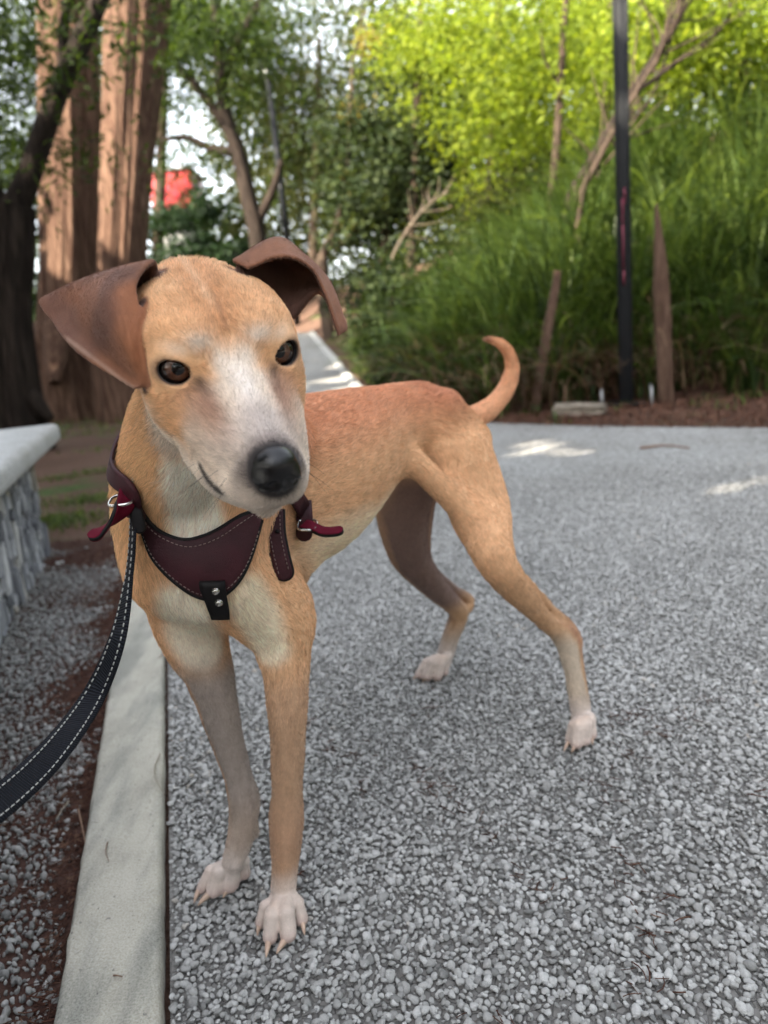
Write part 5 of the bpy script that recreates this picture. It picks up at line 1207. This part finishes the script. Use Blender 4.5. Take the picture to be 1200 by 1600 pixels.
# chest plate
up_ = catmull(np.array([(218, 782), (226, 800), (245, 825), (278, 842), (304, 843), (340, 828), (370, 808), (398, 798)], float), 8)
lw_ = catmull(np.array([(222, 822), (229, 845), (243, 876), (275, 908), (311, 931), (345, 932), (382, 893), (406, 812)], float), 8)
t_ = np.linspace(0, 1, 16)[:, None, None]; grid = up_[None]*(1-t_)+lw_[None]*t_
Pf = np.array([[hit(a, b, .0065) for a, b in r] for r in grid]); Pf = smooth2(Pf, 10); nf_ = gnorm(Pf)
for i in range(Pf.shape[0]):
    for j in range(Pf.shape[1]):
        q, nn = near(Pf[i, j], .004); d_ = (Pf[i, j]-q)@nn
        if d_ < 0: Pf[i, j] += nn*(-d_)
plate = link('chest_plate', thick(Pf, nf_, .0035), MLe.m, harness)
def inset(i): k = int(abs(i)); return Pf[k] if i > 0 else Pf[-1-k]
link('stitching', mesh(*joinv([dashes(Pf[2, 1:-1]+nf_[2, 1:-1]*.0002, nf_[2, 1:-1]), dashes(Pf[-2, 1:-1]+nf_[-2, 1:-1]*.0002, nf_[-2, 1:-1])]), 'stitching'), MSt.m, plate)
MEd = MBk
def tubeobj(name, pts, r, mat, parent, seg=8, n=4):
    V, F = tube(pts, np.full(len(pts), r) if np.isscalar(r) else r, seg=seg, n=n); return link(name, mesh(V, F, name), mat, parent)
tubeobj('edge_binding', Pf[-1]-nf_[-1]*.0016, .0024, MBk.m, plate, 6, 2); tubeobj('edge_binding', Pf[0]-nf_[0]*.0016, .0022, MBk.m, plate, 6, 2)
# bottom tab with rivets
def ribbon(L, side, nrm, w, th, mat, name, parent):
    L = np.asarray(L); k = np.array([-1, -.6, 0, .6, 1])*.5; w = np.broadcast_to(w, len(L))
    P = L[:, None]+side[:, None]*(k[None, :]*w[:, None])[..., None]; return P, link(name, thick(P, np.broadcast_to(nrm[:, None], P.shape), th), mat, parent)
tg = np.array([[hit(a, b, .0105) for a in np.linspace(l, r_, 5)] for l, r_, b in ((313, 351, 906), (314, 352, 916), (319, 354, 928), (324, 356, 940), (329, 358, 952), (332, 359, 960))]); tn_ = gnorm(tg)
tab = link('tab', thick(tg, tn_, .004), MBk.m, harness)
def disc(c_, n_, r, h_, mat, parent, name='rivet'):
    V, F = joinv([cyl(c_-n_*.001, c_+n_*h_*.6, r, r*.92, 14), cyl(c_+n_*h_*.6, c_+n_*h_, r*.92, r*.5, 14)]); return link(name, mesh(V, F, name), mat, parent)
for a, b in ((338, 919), (343, 936)): disc(hit(a, b, .0115), tn_[2, 2], .0042, .0028, MSv.m, tab)
# left buckle group at the neck (image left) and its loose strap end
bl = hit(212, 790, .008)
rb = hit(470, 796, .006, .80)                                                  # the strap runs from buckle to buckle over the back of the neck
Lc = catmull(np.array([hit(219, 805, .006), hit(213, 785, .006), hit(209, 758, .006), near(at(204, 730, .745), 0)[0], near(D(.012, -.06, .62), 0)[0], near(D(.038, .0, .66), 0)[0], near(D(.03, .045, .64), 0)[0], near(D(.012, .075, .555), 0)[0], rb]), 7)
for _ in range(4):
    Lc[1:-1] = (Lc[:-2]+Lc[2:]+2*Lc[1:-1])/4; Lc = np.array([near(p, .0085)[0] for p in Lc])
Ls = Lc; nn = np.array([near(p, 0)[1] for p in Ls])
for _ in range(4): nn[1:-1] = norm(nn[:-2]+nn[2:]+nn[1:-1])
ribbon(Ls, norm(np.cross(np.gradient(Ls, axis=0), nn)), nn, .020, .0035, MLe.m, 'neck_strap', harness)
def tongue(pts, w, name, up, mat=MLe.m, lining=True, twist=0):
    L = catmull(np.array(pts), 8); tn = norm(np.gradient(L, axis=0)); sd_ = norm(up-tn*(tn@up)[:, None] if np.ndim(up) == 1 else up); n_ = norm(np.cross(tn, sd_)); s0 = np.sign(((CAM-L)*n_).sum(-1).mean()); n_ = n_*s0
    k = np.linspace(0, 1, len(L)); ww = w*np.where(k > .86, np.sqrt(np.maximum(1-((k-.86)/.145)**2, .02)), 1.0)
    P, o = ribbon(L, sd_, n_, ww, .0036, mat, name, harness)
    if lining is not None: ribbon(L-n_*.0037, sd_, -n_, ww*.94, .0008, MRl.m, 'lining', o)
    return P, n_, o
d0 = proj(bl)[2]
P_, n_, o_ = tongue([at(207, 748, d0+.006), at(201, 768, d0-.004), at(194, 792, d0-.014), at(178, 815, d0-.022), at(158, 833, d0-.028), at(139, 842, d0-.032)], .017, 'loose_strap_end', norm(FWD*.62+UPV*.55+RGT*.35), MBk.m)
link('red_face', thick(P_+n_[:, None]*.0007, np.broadcast_to(n_[:, None], P_.shape), .0006), MRl.m, o_)
def ring(c_, n_, r, tr, name, mat, parent, sx=1.0, ax=None):
    n_ = norm(n_); s_ = norm(np.cross(n_, ax if ax is not None else EZ)); u_ = np.cross(s_, n_); V, F = [], []; A_, B_ = 28, 8
    for i in range(A_):
        a = 2*math.pi*i/A_; ce, se = math.cos(a), math.sin(a)
        px_ = np.sign(ce)*abs(ce)**.6; py_ = np.sign(se)*abs(se)**.6; rd = norm(s_*ce+u_*se)
        for j in range(B_): b_ = 2*math.pi*j/B_; V.append(c_+s_*px_*r*sx+u_*py_*r+rd*math.cos(b_)*tr+n_*math.sin(b_)*tr)
    for i in range(A_):
        for j in range(B_): F.append((i*B_+j, ((i+1) % A_)*B_+j, ((i+1) % A_)*B_+(j+1) % B_, i*B_+(j+1) % B_))
    return link(name, mesh(V, F, name), mat, parent)
ring(at(204, 748, d0-.004), norm(-RGT*.75-FWD*.5+UPV*.1), .0105, .0015, 'buckle', MSv.m, harness, .8, norm(UPV-RGT*.25))
ring(at(191, 781, d0-.010), norm(UPV*.85-FWD*.45-RGT*.1), .0115, .0014, 'ring', MSv.m, harness, 1.0, FWD)
kp = [at(208, 782, d0-.006), at(213, 806, d0-.008), at(219, 834, d0-.006)]; tongue(kp, .012, 'keeper', norm(RGT), MBk.m, None)
# right hanging strap and right buckle
dR = proj(hit(430, 830, 0, .74))[2]-.010
P_, n_, o_ = tongue([at(429, 796, dR+.004), at(430, 830, dR-.002), at(435, 860, dR-.004), at(441, 885, dR-.004), at(447, 906, dR-.002)], .0185, 'hanging_strap', norm(RGT))
link('stitching', mesh(*joinv([dashes(P_[1:-3, k]+n_[1:-3]*.0002, n_[1:-3]) for k in (1, 3)]), 'stitching'), MSt.m, o_)
tubeobj('edge_binding', np.concatenate([P_[:, 0], P_[::-1, 4]])-np.concatenate([n_, n_[::-1]])*.0018, .0020, MBk.m, o_, 6, 2)
disc(at(433, 830, dR-.0035), n_[8], .0024, .0008, MBk.m, o_, 'strap_hole')
dB = proj(hit(476, 800, 0, .80))[2]-.012
tongue([at(474, 782, dB+.01), at(475, 800, dB), at(476, 822, dB), at(474, 846, dB+.012)], .018, 'buckle_strap', norm(RGT))
P_, n_, o_ = tongue([at(474, 818, dB-.004), at(488, 822, dB-.012), at(505, 829, dB-.016), at(522, 829, dB-.018), at(536, 826, dB-.018)], .013, 'loose_strap_end', norm(FWD*.75+UPV*.55), MBk.m)
link('red_face', thick(P_+n_[:, None]*.0007, np.broadcast_to(n_[:, None], P_.shape), .0006), MRl.m, o_)
ring(at(480, 820, dB-.008), norm(UPV*.8-FWD*.5), .0105, .0013, 'buckle', MSv.m, harness, 1.0, FWD)

# leash
MN = Mat('navy_webbing', .8, .2); 
uvw = MN.n('Attribute', attribute_name='along').outputs['Fac']
wv = MN.n('Math', {0: MN.n('Math', {0: uvw, 1: 2400.0}, operation='MULTIPLY').outputs[0]}, operation='SINE').outputs[0]
MN.color(MN.mix(MN.ramp(wv, [(.35, (0, 0, 0)), (.8, (1, 1, 1))]), (.004, .0045, .007), (.012, .014, .021))); MN.bump(wv, .6, .0006)
leash = empty('leash', tuple(at(205, 835, .76)), label='dark navy webbing leash with white stitching running from the harness to the left', cat='leash')
lp_ = catmull(np.array([at(*q) for q in ((206, 800, d0+.01), (205, 845, d0), (199, 905, d0-.01), (181, 1000, d0-.03), (146, 1085, .68), (88, 1168, .61), (18, 1238, .545), (-80, 1305, .48), (-240, 1370, .40), (-420, 1400, .33))]), 14)
tn = norm(np.gradient(lp_, axis=0)); k = np.linspace(0, 1, len(lp_)); ph = np.interp(k, [0, .22, .40, .6, 1], [1.42, 1.36, .8, .2, .1])
vw = norm(CAM-lp_); s0 = norm(np.cross(tn, vw)); s1 = np.cross(s0, tn)*-1; sd_ = norm(s0*np.cos(ph)[:, None]+s1*np.sin(ph)[:, None]); n_ = norm(np.cross(tn, sd_)); n_ *= np.sign((n_*vw).sum(1, keepdims=True))
P_, o_ = ribbon(lp_, sd_, n_, .025, .0022, MN.m, 'webbing', leash)
me = o_.data; s_ = np.r_[0, np.cumsum(np.linalg.norm(np.diff(lp_, axis=0), axis=1))]; a = me.attributes.new('along', 'FLOAT', 'POINT'); a.data.foreach_set('value', np.tile(np.repeat(s_, 5), 2).astype(np.float32))
MWt = Mat('white_thread', .7, .3); MWt.color((.40, .40, .38))
link('stitching', mesh(*joinv([dashes(lp_+sd_*(q*.0082)+n_*.0003, n_, .0034, .0009, .0062) for q in (-1, 1)]), 'stitching'), MWt.m, o_)
# ================================================================== loose and set stones (geometry-node instances: nobody could count them)
def pebble_mesh(seed):
    r = np.random.default_rng(seed); bm = bmesh.new(); bmesh.ops.create_icosphere(bm, subdivisions=2, radius=1)
    cuts = [(norm(r.normal(size=3)), r.uniform(.50, .85)) for _ in range(13)]+[(np.array([0, 0, 1.]), .62)]
    sc = np.array([1, r.uniform(.62, .95), r.uniform(.42, .62)])
    for v in bm.verts:
        q = np.array(v.co)
        for n_, d in cuts:
            e = q@n_-d
            if e > 0: q = q-n_*e*.92
        v.co = q*sc
    me = bpy.data.meshes.new('pebble'); bm.to_mesh(me); bm.free()
    me.polygons.foreach_set('use_smooth', np.ones(len(me.polygons), bool))
    return me
M = Mat('pebble', .62, .35)
ti_ = M.n('Attribute', attribute_type='INSTANCER', attribute_name='tint').outputs['Fac']
pc = M.coord('Object')
c = M.ramp(ti_, [(0, (.13, .13, .125)), (.22, (.28, .276, .264)), (.55, (.43, .425, .41)), (.85, (.56, .555, .54)), (.93, (.42, .37, .31)), (1, (.66, .66, .65))])
c = M.mix(M.ramp(M.noise(pc, 2.2, 5, .65), [(.35, (0, 0, 0)), (.75, (.5, .5, .5))]), c, (.20, .20, .19))
M.color(c); M.bump(M.noise(pc, 5, 5, .7), .35, .1)
PEB = bpy.data.collections.new('pebble_shapes')
for i in range(9):
    me = pebble_mesh(100+i); me.materials.append(M.m); PEB.objects.link(bpy.data.objects.new('pebble_shape', me))
def scatter(name, P, S, tint, rot, label, mat=None, parent=None):
    me = bpy.data.meshes.new(name); me.vertices.add(len(P)); me.vertices.foreach_set('co', P.astype(np.float32).ravel())
    a = me.attributes.new('rot', 'FLOAT_VECTOR', 'POINT'); a.data.foreach_set('vector', rot.astype(np.float32).ravel())
    a = me.attributes.new('scl', 'FLOAT', 'POINT'); a.data.foreach_set('value', S.astype(np.float32))
    a = me.attributes.new('tint', 'FLOAT', 'POINT'); a.data.foreach_set('value', tint.astype(np.float32))
    a = me.attributes.new('var', 'INT', 'POINT'); a.data.foreach_set('value', RNG.integers(0, 9, len(P)).astype(np.int32))
    ng = bpy.data.node_groups.new(name, 'GeometryNodeTree')
    ng.interface.new_socket('Geometry', in_out='INPUT', socket_type='NodeSocketGeometry'); ng.interface.new_socket('Geometry', in_out='OUTPUT', socket_type='NodeSocketGeometry')
    N = ng.nodes; Lk = ng.links.new
    gi, go = N.new('NodeGroupInput'), N.new('NodeGroupOutput')
    ci = N.new('GeometryNodeCollectionInfo'); ci.inputs['Collection'].default_value = PEB; ci.inputs['Separate Children'].default_value = True; ci.inputs['Reset Children'].default_value = True
    ip = N.new('GeometryNodeInstanceOnPoints'); ip.inputs['Pick Instance'].default_value = True
    def attr(nm, ty):
        n_ = N.new('GeometryNodeInputNamedAttribute'); n_.data_type = ty; n_.inputs['Name'].default_value = nm; return n_.outputs[0]
    Lk(gi.outputs[0], ip.inputs['Points']); Lk(ci.outputs[0], ip.inputs['Instance'])
    Lk(attr('var', 'INT'), ip.inputs['Instance Index']); Lk(attr('rot', 'FLOAT_VECTOR'), ip.inputs['Rotation']); Lk(attr('scl', 'FLOAT'), ip.inputs['Scale'])
    Lk(ip.outputs[0], go.inputs[0])
    o = link(name, me, None, parent, label=label, cat='gravel', kind='stuff')
    md = o.modifiers.new('stones', 'NODES'); md.node_group = ng
    return o
def hexpts(x0, x1, y0, y1, sp, jit):
    xs_ = np.arange(x0, x1, sp); ys_ = np.arange(y0, y1, sp*.866); X, Y = np.meshgrid(xs_, ys_); X[1::2] += sp*.5
    P = np.stack([X.ravel(), Y.ravel()], -1); return P+RNG.uniform(-jit, jit, P.shape)*sp
def inview(P, mx=420):
    q = proj(np.c_[P, np.zeros(len(P))]); return (q[:, 2] > .2) & (q[:, 0] > -mx) & (q[:, 0] < 1200+mx) & (q[:, 1] < 1600+mx)
P = hexpts(-1.2, 2.8, .36, 3.2, .0074, .44)
P = P[inview(P)]; P = P[(P[:, 0] > kerb_x(P[:, 1])+.003) & (P[:, 0] < path_rx(P[:, 1])-.03)]
q_ = proj(np.c_[P, np.zeros(len(P))]); P = P[RNG.uniform(size=len(P)) > ss(2.3, 3.3, P[:, 1])]
S = RNG.lognormal(math.log(.0044), .32, len(P)).clip(.0022, .0090)
Z = RNG.normal(-.0010, .0009, len(P))+.10*(S-.0046)
print('pebbles', len(P))
tn = np.clip(RNG.beta(2.2, 2.0, len(P))*.9+.12*vnoise(np.c_[P, P[:, 0]*0], 9, 5), 0, 1)
scatter('path_gravel', np.c_[P, Z], S, tn, RNG.uniform(0, 6.28, (len(P), 3))*np.array([.12, .12, 1]), 'pale grey pebbles set close together in the path')
P = hexpts(-1.7, -.3, .40, 2.8, .0085, .48)
P = P[inview(P)]; P = P[(P[:, 0] < kerb_x(P[:, 1])-KW-.014) & (P[:, 0] > kerb_x(P[:, 1])-KW-1.1)]
bare = vnoise(np.c_[P, P[:, 0]*0], 11, 6)+.9*np.exp(-((kerb_x(P[:, 1])-KW-P[:, 0])/.035)**2)*RNG.uniform(.3, 1, len(P))+.5*ss(2.3, 2.8, P[:, 1])
P = P[bare < RNG.uniform(.0, .55, len(P))]
S = RNG.lognormal(math.log(.0045), .34, len(P)).clip(.0022, .010); Z = RNG.normal(.000, .0022, len(P))+.3*(S-.005)
tn = np.clip(RNG.beta(1.6, 4.2, len(P))*.75, 0, 1)
scatter('loose_gravel', np.c_[P, Z], S, tn, RNG.uniform(0, 6.28, (len(P), 3))*np.array([.25, .25, 1]), 'loose grey gravel with brown litter beside the stone bench')
# litter: fallen needles and twig bits
def sticks(P, A, L, W, name, mat, **kw):
    n = len(P); t = np.stack([np.cos(A), np.sin(A), RNG.normal(0, .18, n)], -1); sd_ = np.stack([-np.sin(A), np.cos(A), np.zeros(n)], -1)
    bend = RNG.normal(0, .18, (n, 1)); V = []
    for k in (-.5, -.17, .17, .5):
        c_ = P+t*(L*k)[:, None]+sd_*bend*(L[:, None])*(k*k*2); 
        for s_, u_ in ((1, 0), (-1, 0), (0, 1)): V.append(c_+sd_*(s_*W*.5)[:, None]+np.array([0, 0, 1])*(u_*W*.8)[:, None])
    V = np.stack(V, 1); b = (np.arange(n)*12)[:, None]; F = []
    for k in range(3):
        for a, c_ in ((0, 2), (2, 1), (1, 0)): F.append(np.concatenate([b+k*3+a, b+k*3+3+a, b+k*3+3+c_, b+k*3+c_], 1))
    return link(name, mesh(V.reshape(-1, 3), np.concatenate(F), name), mat, **kw)
ML = Mat('litter', .9, .1); pl_ = ML.pos(); ML.color(ML.ramp(ML.noise(pl_, 60, 3), [(.3, (.036, .018, .013)), (.55, (.095, .045, .032)), (.75, (.19, .12, .08))]))
cl = np.stack([RNG.uniform(-.2, 1.0, 60), RNG.uniform(.45, 1.2, 60)], -1)
pp = np.repeat(cl, 9, 0)+RNG.normal(0, .016, (60*9, 2))*RNG.uniform(.3, 1.6, (60*9, 1)); pp = pp[(pp[:, 0] > kerb_x(pp[:, 1])+.01)]
sticks(np.c_[pp, RNG.uniform(.001, .006, len(pp))], RNG.uniform(0, 6.28, len(pp)), RNG.uniform(.006, .022, len(pp)), RNG.uniform(.0008, .0017, len(pp)), 'needle_litter', ML.m, label='rust brown needles fallen between the path pebbles', cat='litter', kind='stuff')
yy = RNG.uniform(.45, 2.75, 17000); xx = kerb_x(yy)-KW-np.abs(RNG.exponential(.20, len(yy)))-.004; pp = np.stack([xx, yy], -1)
pp = pp[vnoise(np.c_[pp, xx*0], 11, 6)+1.1*np.exp(-((kerb_x(pp[:, 1])-KW-pp[:, 0])/.04)**2) > RNG.uniform(-.2, .5, len(pp))]
sticks(np.c_[pp, RNG.uniform(-.001, .008, len(pp))], RNG.uniform(0, 6.28, len(pp)), RNG.uniform(.005, .024, len(pp)), RNG.uniform(.0006, .0016, len(pp)), 'leaf_litter', ML.m, label='rust brown needle litter along the left side of the kerb', cat='litter', kind='stuff')
